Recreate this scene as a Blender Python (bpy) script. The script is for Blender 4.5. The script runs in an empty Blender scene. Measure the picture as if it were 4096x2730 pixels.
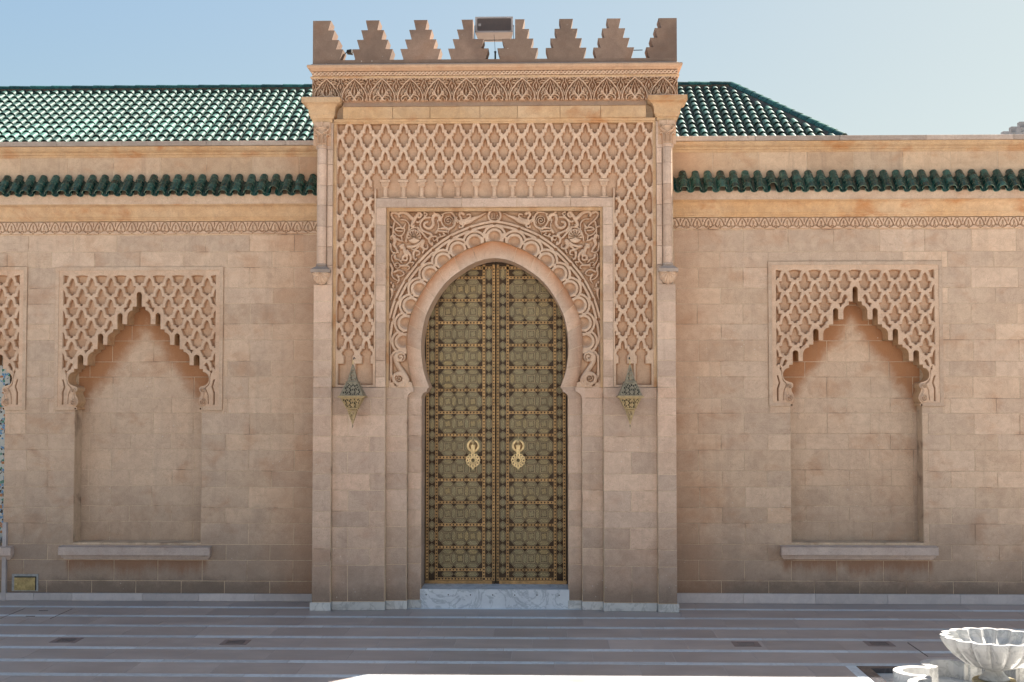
import bpy, bmesh, math, random
import numpy as np
from mathutils import Vector, Matrix
from mathutils.geometry import tessellate_polygon
random.seed(7)
np.random.seed(7)
S = bpy.context.scene
COL = S.collection
PI = math.pi

# ------------------------------------------------------------------ camera
FPX = 5222.0                       # focal length in pixels of the 4096 px wide photograph
EYE = 2.9
TH = math.atan(218 / FPX)          # pitch up
PS = math.atan(142 / FPX * math.cos(TH))   # yaw to the left
F_ = Vector((-math.sin(PS) * math.cos(TH), math.cos(PS) * math.cos(TH), math.sin(TH)))
R_ = Vector((math.cos(PS), math.sin(PS), 0))
U_ = R_.cross(F_)


def ray(px, py):
    return F_ * FPX + R_ * (px - 2048) + U_ * (1365 - py)


_r = ray(1975, 2447)
DIST = EYE / (-_r.z) * _r.y
CX = -_r.x / _r.y * DIST
CAM = Vector((CX, -DIST, EYE))


def M(px, py, Y):
    """where the measured point lies on the vertical plane y = Y"""
    d = ray(px, py); t = (Y - CAM.y) / d.y
    return CAM.x + d.x * t, CAM.z + d.z * t


def MX(px, py, Y): return M(px, py, Y)[0]
def MZ(px, py, Y): return M(px, py, Y)[1]


def G(px, py, z=0.0):
    d = ray(px, py); t = (z - CAM.z) / d.z
    return CAM.x + d.x * t, CAM.y + d.y * t


cam = bpy.data.objects.new('camera', bpy.data.cameras.new('camera'))
COL.objects.link(cam)
cam.data.sensor_fit = 'HORIZONTAL'; cam.data.sensor_width = 36
cam.data.lens = 36 * FPX / 4096
cam.data.clip_start = 0.1; cam.data.clip_end = 3000
cam.matrix_world = Matrix.Translation(CAM) @ Matrix((R_, U_, -F_)).transposed().to_4x4()
S.camera = cam

# ------------------------------------------------------------------ world, sun, exposure
SUN = Vector((0.635, 0.71, 1.0)).normalized()
W = bpy.data.worlds.new('World'); S.world = W; W.use_nodes = True
wn = W.node_tree; wn.nodes.clear()
sky = wn.nodes.new('ShaderNodeTexSky'); sky.sky_type = 'NISHITA'; sky.sun_disc = False
sky.sun_elevation = math.asin(SUN.z)
sky.sun_rotation = math.atan2(SUN.x, SUN.y)
sky.altitude = 0; sky.air_density = 1.0; sky.dust_density = 1.6; sky.ozone_density = 0.35
bg = wn.nodes.new('ShaderNodeBackground'); bg.inputs['Strength'].default_value = 0.063
wo = wn.nodes.new('ShaderNodeOutputWorld')
# sky brightness compressed: brighter parts are held back, darker parts lifted
bwn = wn.nodes.new('ShaderNodeRGBToBW'); wn.links.new(sky.outputs[0], bwn.inputs[0])
pw = wn.nodes.new('ShaderNodeMath'); pw.operation = 'POWER'; wn.links.new(bwn.outputs[0], pw.inputs[0]); pw.inputs[1].default_value = -0.46
vs = wn.nodes.new('ShaderNodeVectorMath'); vs.operation = 'SCALE'; wn.links.new(sky.outputs[0], vs.inputs[0]); wn.links.new(pw.outputs[0], vs.inputs['Scale'])
# the brightest sky, towards the sun, is mixed to grey-white
mr = wn.nodes.new('ShaderNodeMapRange'); mr.interpolation_type = 'SMOOTHSTEP'; wn.links.new(bwn.outputs[0], mr.inputs[0])
mr.inputs[1].default_value = 2.5; mr.inputs[2].default_value = 8.0; mr.inputs[3].default_value = 0.0; mr.inputs[4].default_value = 0.75
gy = wn.nodes.new('ShaderNodeMath'); gy.operation = 'POWER'; wn.links.new(bwn.outputs[0], gy.inputs[0]); gy.inputs[1].default_value = 0.54
mx0 = wn.nodes.new('ShaderNodeMix'); mx0.data_type = 'VECTOR'; wn.links.new(mr.outputs[0], mx0.inputs[0]); wn.links.new(vs.outputs[0], mx0.inputs[4]); wn.links.new(gy.outputs[0], mx0.inputs[5])
tn = wn.nodes.new('ShaderNodeVectorMath'); tn.operation = 'MULTIPLY'; tn.inputs[1].default_value = (0.91, 1.0, 0.965)
wn.links.new(mx0.outputs[1], tn.inputs[0]); wn.links.new(tn.outputs[0], bg.inputs[0]); wn.links.new(bg.outputs[0], wo.inputs[0])
sl = bpy.data.lights.new('sun', 'SUN'); sl.energy = 5.0; sl.angle = math.radians(0.5)
sl.color = (1.0, 0.93, 0.82)
so = bpy.data.objects.new('sun', sl); COL.objects.link(so)
so.rotation_euler = SUN.to_track_quat('Z', 'Y').to_euler(); so.location = (20, 20, 30)
S.view_settings.view_transform = 'Standard'; S.view_settings.look = 'None'
S.view_settings.gamma = 1; S.view_settings.use_curve_mapping = False
S.view_settings.exposure = 2.12

# ------------------------------------------------------------------ materials


def mat_new(name):
    m = bpy.data.materials.new(name); m.use_nodes = True
    nt = m.node_tree; b = nt.nodes['Principled BSDF']
    return m, nt, b


class NT:
    def __init__(s, nt): s.nt = nt
    def n(s, t, **k):
        nd = s.nt.nodes.new(t)
        for a, v in k.items(): setattr(nd, a, v)
        return nd
    def l(s, a, b): s.nt.links.new(a, b)
    def val(s, sock, v):
        if hasattr(v, 'is_linked'): s.l(v, sock)
        else: sock.default_value = v
    def math(s, op, a, b=0.0, c=None, clamp=False):
        nd = s.n('ShaderNodeMath', operation=op); nd.use_clamp = clamp
        s.val(nd.inputs[0], a); s.val(nd.inputs[1], b)
        if c is not None: s.val(nd.inputs[2], c)
        return nd.outputs[0]
    def mix(s, f, a, b, mode='MIX'):
        nd = s.n('ShaderNodeMix', data_type='RGBA', blend_type=mode)
        s.val(nd.inputs[0], f)
        for i, v in ((6, a), (7, b)):
            if isinstance(v, tuple): nd.inputs[i].default_value = (*v[:3], 1)
            else: s.l(v, nd.inputs[i])
        return nd.outputs[2]
    def noise(s, vec, scale, detail=4, rough=0.55, dist=0.0):
        nd = s.n('ShaderNodeTexNoise'); s.l(vec, nd.inputs['Vector'])
        nd.inputs['Scale'].default_value = scale; nd.inputs['Detail'].default_value = detail
        nd.inputs['Roughness'].default_value = rough; nd.inputs['Distortion'].default_value = dist
        return nd.outputs['Fac']
    def ramp(s, v, lo, hi, a=0.0, b=1.0):
        nd = s.n('ShaderNodeMapRange'); nd.interpolation_type = 'SMOOTHSTEP'
        s.val(nd.inputs[0], v); nd.inputs[1].default_value = lo; nd.inputs[2].default_value = hi
        nd.inputs[3].default_value = a; nd.inputs[4].default_value = b
        return nd.outputs[0]
    def vmap(s, vec, scale=(1, 1, 1), loc=(0, 0, 0)):
        nd = s.n('ShaderNodeMapping'); s.l(vec, nd.inputs[0])
        nd.inputs['Scale'].default_value = scale; nd.inputs['Location'].default_value = loc
        return nd.outputs[0]
    def bump(s, h, bsdf, strength=0.3, dist=0.004):
        nd = s.n('ShaderNodeBump'); s.l(h, nd.inputs['Height'])
        nd.inputs['Strength'].default_value = strength; nd.inputs['Distance'].default_value = dist
        s.l(nd.outputs[0], bsdf.inputs['Normal'])


def stone(name, ca, cb, cc, var=1.0, specks=True, grime=None, stain=None, niche=None, attr=None, corner=0, sills=(), streak=0.16, rough=0.85, patina=0.25, pc=(0.42, 0.19, 0.08)):
    """weathered sandstone: ca/cb large patches, cc per-stone tint"""
    m, nt, b = mat_new(name); t = NT(nt)
    pos = t.n('ShaderNodeNewGeometry').outputs['Position']
    rnd = t.n('ShaderNodeObjectInfo').outputs['Random']
    cmb = t.n('ShaderNodeCombineXYZ'); t.l(t.math('MULTIPLY', rnd, 37.0), cmb.inputs[0]); t.l(t.math('MULTIPLY', rnd, 19.0), cmb.inputs[2])
    va = t.n('ShaderNodeVectorMath', operation='ADD'); t.l(pos, va.inputs[0]); t.l(cmb.outputs[0], va.inputs[1])
    lv = va.outputs[0]
    big = t.ramp(t.noise(pos, 0.9, 5, 0.6), 0.35, 0.65)
    col = t.mix(big, ca, cb)
    wn_ = t.n('ShaderNodeTexWhiteNoise', noise_dimensions='1D'); t.l(rnd, wn_.inputs['W'])
    col = t.mix(t.math('MULTIPLY', t.ramp(wn_.outputs['Value'], 0.1, 1.0), 0.75 * var), col, cc)
    wn2 = t.n('ShaderNodeTexWhiteNoise', noise_dimensions='1D'); t.l(t.math('ADD', rnd, 3.3), wn2.inputs['W'])
    lum = t.ramp(wn2.outputs['Value'], 0, 1, 1 - 0.13 * var, 1 + 0.10 * var)
    hs = t.n('ShaderNodeHueSaturation'); t.l(lum, hs.inputs['Value']); t.l(col, hs.inputs['Color']); col = hs.outputs[0]
    mid = t.noise(lv, 7, 8, 0.65, 0.6)
    col = t.mix(t.ramp(mid, 0.30, 0.72), t.mix(1.0, col, (0.89, 0.865, 0.85), 'MULTIPLY'), t.mix(1.0, col, (1.07, 1.065, 1.05), 'MULTIPLY'))
    band = t.noise(t.vmap(lv, (1.2, 1.2, 16)), 1.4, 4, 0.6)
    col = t.mix(t.ramp(band, 0.55, 0.75, 0, 0.35), col, t.mix(1.0, col, (0.86, 0.80, 0.78), 'MULTIPLY'))
    # rusty patina with a shape of its own
    pm_ = t.noise(t.vmap(pos, (1.1, 1.1, 1.5), (3, 1, 7)), 1.9, 6, 0.62, 0.4)
    col = t.mix(t.ramp(pm_, 0.50, 0.72, 0, patina), col, pc)
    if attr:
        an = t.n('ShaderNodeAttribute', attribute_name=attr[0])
        av = t.math('SUBTRACT', 1.0, an.outputs['Fac']) if attr[0] == 'recess_unshaded' else an.outputs['Fac']
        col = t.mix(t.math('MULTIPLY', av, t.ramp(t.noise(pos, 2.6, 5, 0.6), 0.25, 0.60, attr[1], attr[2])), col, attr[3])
    # thin veins
    vn = t.noise(lv, 3.2, 6, 0.6, 1.8)
    vd = t.math('ABSOLUTE', t.math('SUBTRACT', vn, 0.5))
    col = t.mix(t.ramp(vd, 0.0, 0.010, 0.30, 0.0), col, (0.22, 0.14, 0.10))
    sep = t.n('ShaderNodeSeparateXYZ'); t.l(pos, sep.inputs[0])
    if grime:
        zlo, zhi, amt = grime
        gz = t.math('ADD', sep.outputs[2], t.math('MULTIPLY', t.math('SUBTRACT', t.noise(pos, 1.7, 6, 0.65), 0.5), 1.5 * (zhi - zlo)))
        g = t.ramp(gz, zlo, zhi, amt, 0.0)
        col = t.mix(g, col, (0.23, 0.175, 0.14))
        g2 = t.ramp(t.math('ADD', sep.outputs[2], t.math('MULTIPLY', t.noise(pos, 4, 6, 0.75), 0.5)), 0.42, 0.66, 0.95 * amt, 0.0)
        col = t.mix(g2, col, (0.12, 0.09, 0.07))
    if niche:
        # iron staining that has run down the recess from the lobed arch
        ax, z0, k = niche
        dx = t.math('ABSOLUTE', t.math('SUBTRACT', sep.outputs[0], ax))
        v = t.math('SUBTRACT', t.math('ADD', sep.outputs[2], t.math('MULTIPLY', dx, k)), z0)
        v = t.math('ADD', v, t.math('MULTIPLY', t.math('SUBTRACT', t.noise(pos, 3.2, 6, 0.65, 0.6), 0.5), 0.55))
        col = t.mix(t.ramp(v, -0.22, 0.16, 0, 0.85), col, (0.36, 0.155, 0.06))
    if specks:
        vo = t.n('ShaderNodeTexVoronoi'); t.l(lv, vo.inputs['Vector']); vo.inputs['Scale'].default_value = 13
        sp = t.math('MULTIPLY', t.ramp(vo.outputs['Distance'], 0.07, 0.13, 1.0, 0.0), t.ramp(t.noise(pos, 1.3, 3), 0.52, 0.66))
        col = t.mix(t.math('MULTIPLY', sp, 0.55), col, (0.68, 0.64, 0.58))
    for (sxa, shw, sz) in sills:
        ex = t.ramp(t.math('ABSOLUTE', t.math('SUBTRACT', sep.outputs[0], sxa)), shw - 0.05, shw + 0.02, 1.0, 0.0)
        zz_ = t.math('ADD', sep.outputs[2], t.math('MULTIPLY', t.noise(t.vmap(pos, (3, 3, 0.8)), 1.6, 5, 0.7), 0.5))
        mz_ = t.math('MULTIPLY', t.ramp(zz_, sz + 0.0, sz + 0.22, 0.0, 0.75), t.math('LESS_THAN', sep.outputs[2], sz))
        col = t.mix(t.math('MULTIPLY', ex, mz_), col, (0.27, 0.135, 0.075))
    if corner:
        cxn = t.math('ADD', t.math('ABSOLUTE', sep.outputs[0]), t.math('MULTIPLY', t.math('SUBTRACT', t.noise(pos, 1.6, 6, 0.65), 0.5), 1.5))
        col = t.mix(t.ramp(cxn, 2.45, 3.5, corner, 0.0), col, (0.47, 0.25, 0.14))
    sk = t.noise(t.vmap(pos, (9, 9, 0.7)), 1.0, 5, 0.65)
    col = t.mix(t.ramp(sk, 0.52, 0.72, 0, streak), col, (0.24, 0.17, 0.125))
    pit = t.n('ShaderNodeTexVoronoi'); t.l(lv, pit.inputs['Vector']); pit.inputs['Scale'].default_value = 22
    pk = t.math('MULTIPLY', t.ramp(pit.outputs['Distance'], 0.05, 0.12, 1.0, 0.0), t.ramp(t.noise(lv, 2.1, 3), 0.5, 0.65))
    col = t.mix(t.math('MULTIPLY', pk, 0.45), col, (0.20, 0.12, 0.085))
    fine = t.noise(pos, 70, 6, 0.75)
    col = t.mix(t.ramp(fine, 0.35, 0.70), t.mix(1.0, col, (0.90, 0.88, 0.87), 'MULTIPLY'), t.mix(1.0, col, (1.07, 1.07, 1.07), 'MULTIPLY'))
    t.l(col, b.inputs['Base Color'])
    b.inputs['Roughness'].default_value = rough
    b.inputs['Specular IOR Level'].default_value = 0.25
    hh = t.math('ADD', t.math('MULTIPLY', fine, 0.5), mid)
    t.bump(hh, b, 0.55, 0.004)
    return m


MAT = {}
CA = (0.63, 0.475, 0.35); CB = (0.61, 0.445, 0.32); CCc = (0.57, 0.44, 0.34)
MAT['sill'] = stone('sill_stone', (0.60, 0.50, 0.44), (0.55, 0.455, 0.405), (0.57, 0.47, 0.42), specks=False, patina=0.12)
MAT['stone'] = stone('wall_stone', CA, CB, CCc, var=0.8, grime=(0.25, 1.55, 0.60), patina=0.30, corner=0.38, sills=[(MX(a_, 1300, 0.8), 1.02 * k_, MZ(a_, 2240, 0.75)) for a_, k_ in ((557, 1.0), (3421, 1.03))])
MAT['gate'] = stone('gateway_stone', (0.64, 0.475, 0.36), (0.62, 0.44, 0.33), (0.57, 0.435, 0.345), grime=(0.15, 1.3, 0.45), patina=0.2)
MAT['mortar'] = stone('mortar', (0.66, 0.52, 0.38), (0.62, 0.48, 0.35), (0.64, 0.50, 0.36), specks=False, patina=0.85, pc=(0.20, 0.13, 0.09))
MAT['relief'] = stone('carved_stone', (0.66, 0.48, 0.345), (0.63, 0.445, 0.315), (0.63, 0.455, 0.33), var=0.3, specks=False, patina=0.22, attr=('recess_unshaded', 0.65, 1.0, (0.40, 0.205, 0.10)))  # recess colour: orange patina with shade painted in for contrast
MAT['plain'] = stone('plain_carved_stone', (0.66, 0.48, 0.345), (0.63, 0.445, 0.315), (0.63, 0.455, 0.33), var=0.3, specks=False, patina=0.30)
MAT['arch'] = stone('arch_stone', (0.66, 0.49, 0.37), (0.63, 0.46, 0.345), (0.60, 0.46, 0.36), specks=False, patina=0.1, attr=('stain', 0.45, 1.0, (0.46, 0.185, 0.065)))
MAT['ochre'] = stone('ochre_stone', (0.60, 0.42, 0.26), (0.57, 0.36, 0.19), (0.60, 0.43, 0.28), var=0.5, specks=False, patina=0.70, pc=(0.42, 0.165, 0.05))
MAT['upper'] = stone('upper_stone', (0.60, 0.44, 0.30), (0.57, 0.40, 0.27), (0.57, 0.43, 0.31), patina=0.35, corner=0.45, streak=0.3)
MAT['merlon'] = stone('merlon_stone', (0.29, 0.20, 0.15), (0.165, 0.115, 0.09), (0.24, 0.17, 0.13), specks=True, patina=0.30, pc=(0.24, 0.115, 0.06))
MAT['coping'] = stone('weathered_coping', (0.48, 0.385, 0.32), (0.33, 0.275, 0.235), (0.44, 0.36, 0.305), specks=False, patina=0.1)
MAT['white_wall'] = stone('pale_rendered_stone', (0.36, 0.37, 0.38), (0.30, 0.31, 0.32), (0.34, 0.35, 0.36), specks=False, patina=0.0)


def marble(name, c, dark, rough=0.35, vein=0.5):
    m, nt, b = mat_new(name); t = NT(nt)
    pos = t.n('ShaderNodeNewGeometry').outputs['Position']
    rnd = t.n('ShaderNodeObjectInfo').outputs['Random']
    cmb = t.n('ShaderNodeCombineXYZ'); t.l(t.math('MULTIPLY', rnd, 31.0), cmb.inputs[0])
    va = t.n('ShaderNodeVectorMath', operation='ADD'); t.l(pos, va.inputs[0]); t.l(cmb.outputs[0], va.inputs[1])
    v = t.noise(va.outputs[0], 2.4, 8, 0.6, 2.2)
    d = t.math('ABSOLUTE', t.math('SUBTRACT', v, 0.5))
    col = t.mix(t.ramp(d, 0.0, 0.05, vein, 0.0), c, dark)
    n2 = t.noise(va.outputs[0], 5, 6, 0.7)
    col = t.mix(t.ramp(n2, 0.3, 0.7), t.mix(1.0, col, (0.86, 0.86, 0.88), 'MULTIPLY'), col)
    lum = t.ramp(rnd, 0, 1, 0.86, 1.08)
    hs = t.n('ShaderNodeHueSaturation'); t.l(lum, hs.inputs['Value']); t.l(col, hs.inputs['Color'])
    t.l(hs.outputs[0], b.inputs['Base Color'])
    b.inputs['Roughness'].default_value = rough
    t.bump(t.noise(pos, 45, 5, 0.7), b, 0.25, 0.002)
    return m


MAT['marble'] = marble('white_marble', (0.60, 0.59, 0.565), (0.30, 0.30, 0.29), 0.3, 0.55)
MAT['plinth'] = marble('pale_plinth_marble', (0.56, 0.50, 0.48), (0.42, 0.37, 0.36), 0.6, 0.25)
MAT['threshold'] = marble('rough_threshold_marble', (0.64, 0.67, 0.70), (0.30, 0.34, 0.38), 0.6, 0.65)
MAT['strip'] = marble('paving_strip_marble', (0.60, 0.67, 0.71), (0.33, 0.36, 0.38), 0.28, 0.4)
MAT['dark_marble'] = marble('dark_marble', (0.05, 0.05, 0.06), (0.11, 0.11, 0.12), 0.25, 0.4)


def simple(name, c, rough=0.5, metal=0.0, n_amt=0.15, n_scale=14, spec=0.5, rnd_amt=0.0, bump=0.15):
    m, nt, b = mat_new(name); t = NT(nt)
    pos = t.n('ShaderNodeNewGeometry').outputs['Position']
    nz = t.noise(pos, n_scale, 6, 0.65)
    col = t.mix(t.ramp(nz, 0.3, 0.7), tuple(x * (1 - n_amt) for x in c), tuple(min(1, x * (1 + n_amt)) for x in c))
    if rnd_amt:
        rn = t.n('ShaderNodeObjectInfo').outputs['Random']
        hs = t.n('ShaderNodeHueSaturation'); t.l(t.ramp(rn, 0, 1, 1 - rnd_amt, 1 + rnd_amt), hs.inputs['Value']); t.l(col, hs.inputs['Color']); col = hs.outputs[0]
    t.l(col, b.inputs['Base Color'])
    t.l(t.ramp(nz, 0.3, 0.7, max(0.02, rough * 0.8), min(1, rough * 1.25)), b.inputs['Roughness'])
    b.inputs['Metallic'].default_value = metal; b.inputs['Specular IOR Level'].default_value = spec
    if bump: t.bump(t.noise(pos, n_scale * 4, 4), b, bump, 0.002)
    return m


MAT['iron'] = simple('dark_iron', (0.03, 0.03, 0.03), 0.6, 0.3)
MAT['cable'] = simple('cable', (0.02, 0.05, 0.08), 0.6)
MAT['glazed'] = simple('glazed_green_tile', (0.016, 0.070, 0.056), 0.26, 0, 0.35, 9, 0.5, 0.35)
MAT['glazed_roof'] = simple('glazed_green_roof_tile', (0.045, 0.100, 0.085), 0.42, 0, 0.40, 9, 0.12, 0.45)
MAT['tile_edge'] = simple('worn_tile_edge', (0.15, 0.20, 0.14), 0.6, 0, 0.6, 30)
MAT['roof_deck'] = simple('mortar_bed', (0.10, 0.085, 0.07), 0.95, 0, 0.3, 8)
MAT['clay'] = simple('fired_clay', (0.40, 0.24, 0.16), 0.9, 0, 0.2)
MAT['brass'] = simple('aged_brass', (0.36, 0.225, 0.10), 0.48, 0.55, 0.35, 7, 0.5, 0.15)
MAT['bright_brass'] = simple('bright_brass', (0.64, 0.48, 0.25), 0.42, 0.6, 0.3, 16)
MAT['door_base'] = simple('darkened_bronze', (0.050, 0.030, 0.016), 0.55, 0.5, 0.35, 6)
MAT['rim'] = simple('verdigris_brass', (0.36, 0.28, 0.165), 0.45, 0.6, 0.3, 9, 0.5, 0.2)
MAT['stud'] = simple('blackened_stud', (0.030, 0.018, 0.014), 0.35, 0.6)
MAT['patina_bronze'] = simple('green_bronze', (0.25, 0.21, 0.14), 0.7, 0.0, 0.25, 20)
MAT['gold_bronze'] = simple('golden_bronze', (0.42, 0.31, 0.16), 0.6, 0.25, 0.25, 20)
MAT['speaker_shell'] = simple('grey_plastic_shell', (0.32, 0.29, 0.28), 0.6, 0, 0.08)
MAT['grille'] = simple('brown_grille', (0.085, 0.065, 0.06), 0.8, 0, 0.2, 40)
MAT['bag'] = simple('black_fixture', (0.012, 0.012, 0.012), 0.7)
MAT['stain_disc'] = simple('algae_stained_stone', (0.33, 0.27, 0.15), 0.7, 0, 0.4, 10)
MAT['grate'] = simple('rusty_grate', (0.05, 0.04, 0.038), 0.7, 0.2, 0.3)
MAT['hatch'] = simple('dull_brass_sheet', (0.40, 0.30, 0.13), 0.5, 0.35, 0.35, 12)
MAT['liner_shade'] = simple('dark_liner_shade', (0.02, 0.02, 0.018), 0.25)
MAT['cement'] = simple('grey_cement', (0.30, 0.30, 0.29), 0.9, 0, 0.2, 15)


def filigree():
    m, nt, b = mat_new('pierced_brass'); t = NT(nt)
    oc = t.n('ShaderNodeTexCoord').outputs['Object']
    sep = t.n('ShaderNodeSeparateXYZ'); t.l(oc, sep.inputs[0])
    k = 330.0
    a = t.math('SINE', t.math('MULTIPLY', sep.outputs[0], k))
    c = t.math('SINE', t.math('MULTIPLY', sep.outputs[2], k))
    d1 = t.math('SINE', t.math('MULTIPLY', t.math('ADD', sep.outputs[0], sep.outputs[2]), k * 0.72))
    d2 = t.math('SINE', t.math('MULTIPLY', t.math('SUBTRACT', sep.outputs[0], sep.outputs[2]), k * 0.72))
    v = t.math('ADD', t.math('MULTIPLY', a, c), t.math('MULTIPLY', d1, d2))
    v = t.math('ABSOLUTE', v)
    msk = t.ramp(v, 0.28, 0.62)
    rn = t.n('ShaderNodeObjectInfo').outputs['Random']
    gold = t.mix(rn, (0.62, 0.44, 0.18), (0.54, 0.44, 0.23))
    pos = t.n('ShaderNodeNewGeometry').outputs['Position']
    gold = t.mix(t.ramp(t.noise(pos, 2.2, 4), 0.35, 0.65), gold, (0.44, 0.35, 0.18))
    col = t.mix(msk, gold, (0.05, 0.045, 0.028))
    t.l(col, b.inputs['Base Color']); b.inputs['Metallic'].default_value = 0.15; b.inputs['Roughness'].default_value = 0.38
    t.bump(t.math('SUBTRACT', 1.0, msk), b, 0.5, 0.002)
    return m


MAT['filigree'] = filigree()


def paving(name, procedural_pattern=False):
    m, nt, b = mat_new(name); t = NT(nt)
    pos = t.n('ShaderNodeNewGeometry').outputs['Position']
    rnd = t.n('ShaderNodeObjectInfo').outputs['Random']
    cmb = t.n('ShaderNodeCombineXYZ'); t.l(t.math('MULTIPLY', rnd, 31.0), cmb.inputs[0])
    va = t.n('ShaderNodeVectorMath', operation='ADD'); t.l(pos, va.inputs[0]); t.l(cmb.outputs[0], va.inputs[1])
    col = t.mix(rnd, (0.44, 0.37, 0.335), (0.365, 0.31, 0.285))
    n = t.noise(t.vmap(va.outputs[0], (1, 2.2, 1)), 1.3, 8, 0.65, 0.8)
    col = t.mix(t.ramp(n, 0.3, 0.7), t.mix(1.0, col, (0.80, 0.80, 0.82), 'MULTIPLY'), t.mix(1.0, col, (1.15, 1.15, 1.15), 'MULTIPLY'))
    st = t.noise(va.outputs[0], 4.5, 7, 0.7, 1.0)
    col = t.mix(t.ramp(st, 0.58, 0.72, 0, 0.35), col, (0.50, 0.44, 0.42))
    f = t.noise(pos, 60, 5, 0.7)
    col = t.mix(t.ramp(f, 0.3, 0.7), t.mix(1.0, col, (0.9, 0.9, 0.9), 'MULTIPLY'), col)
    if procedural_pattern:
        sep = t.n('ShaderNodeSeparateXYZ'); t.l(pos, sep.inputs[0])
        yy = t.math('MODULO', t.math('ADD', t.math('MULTIPLY', sep.outputs[1], -1.0), 1000 * 0.72 - 0.47 + 0.07), 0.72)
        col = t.mix(t.math('LESS_THAN', yy, 0.14), col, (0.50, 0.56, 0.60))
    t.l(col, b.inputs['Base Color'])
    t.l(t.ramp(n, 0.3, 0.7, 0.34, 0.48), b.inputs['Roughness'])
    t.bump(t.math('ADD', t.math('MULTIPLY', f, 0.3), st), b, 0.15, 0.003)
    return m


MAT['slab'] = paving('polished_paving_stone')
MAT['ground'] = paving('ground_paving', True)


def zellige():
    m, nt, b = mat_new('mosaic_tile'); t = NT(nt)
    pos = t.n('ShaderNodeNewGeometry').outputs['Position']
    vo = t.n('ShaderNodeTexVoronoi'); t.l(pos, vo.inputs['Vector']); vo.inputs['Scale'].default_value = 26
    rp = t.n('ShaderNodeValToRGB'); t.l(vo.outputs['Color'], rp.inputs[0])
    cr = rp.color_ramp; cr.interpolation = 'CONSTANT'
    cr.elements[0].color = (0.42, 0.43, 0.40, 1); cr.elements[1].position = 0.42; cr.elements[1].color = (0.06, 0.20, 0.38, 1)
    for p, c in ((0.55, (0.02, 0.02, 0.025, 1)), (0.66, (0.02, 0.16, 0.11, 1)), (0.76, (0.35, 0.13, 0.04, 1)), (0.84, (0.42, 0.43, 0.40, 1))):
        e = cr.elements.new(p); e.color = c
    ve = t.n('ShaderNodeTexVoronoi', feature='DISTANCE_TO_EDGE'); t.l(pos, ve.inputs['Vector']); ve.inputs['Scale'].default_value = 26
    col = t.mix(t.ramp(ve.outputs[0], 0.02, 0.06, 1, 0), rp.outputs[0], (0.36, 0.36, 0.34))
    t.l(col, b.inputs['Base Color']); b.inputs['Roughness'].default_value = 0.25
    return m


MAT['mosaic'] = zellige()

# ------------------------------------------------------------------ mesh helpers


def link(name, me, mat=None, parent=None, loc=None, smooth=False):
    if mat is not None:
        for mm in (mat if isinstance(mat, (list, tuple)) else [mat]):
            if len(me.materials) < (len(mat) if isinstance(mat, (list, tuple)) else 1): me.materials.append(mm)
    o = bpy.data.objects.new(name, me); COL.objects.link(o)
    if parent: o.parent = parent
    if loc is not None: o.location = loc
    if smooth: me.shade_smooth()
    return o


def tagT(o, label, cat, group=None):
    o['label'] = label; o['category'] = cat
    if group: o['group'] = group
    return o


def empty(name, loc, label, cat, group=None):
    o = bpy.data.objects.new(name, None); COL.objects.link(o); o.location = loc
    o.empty_display_size = 0.2
    return tagT(o, label, cat, group)


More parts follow.
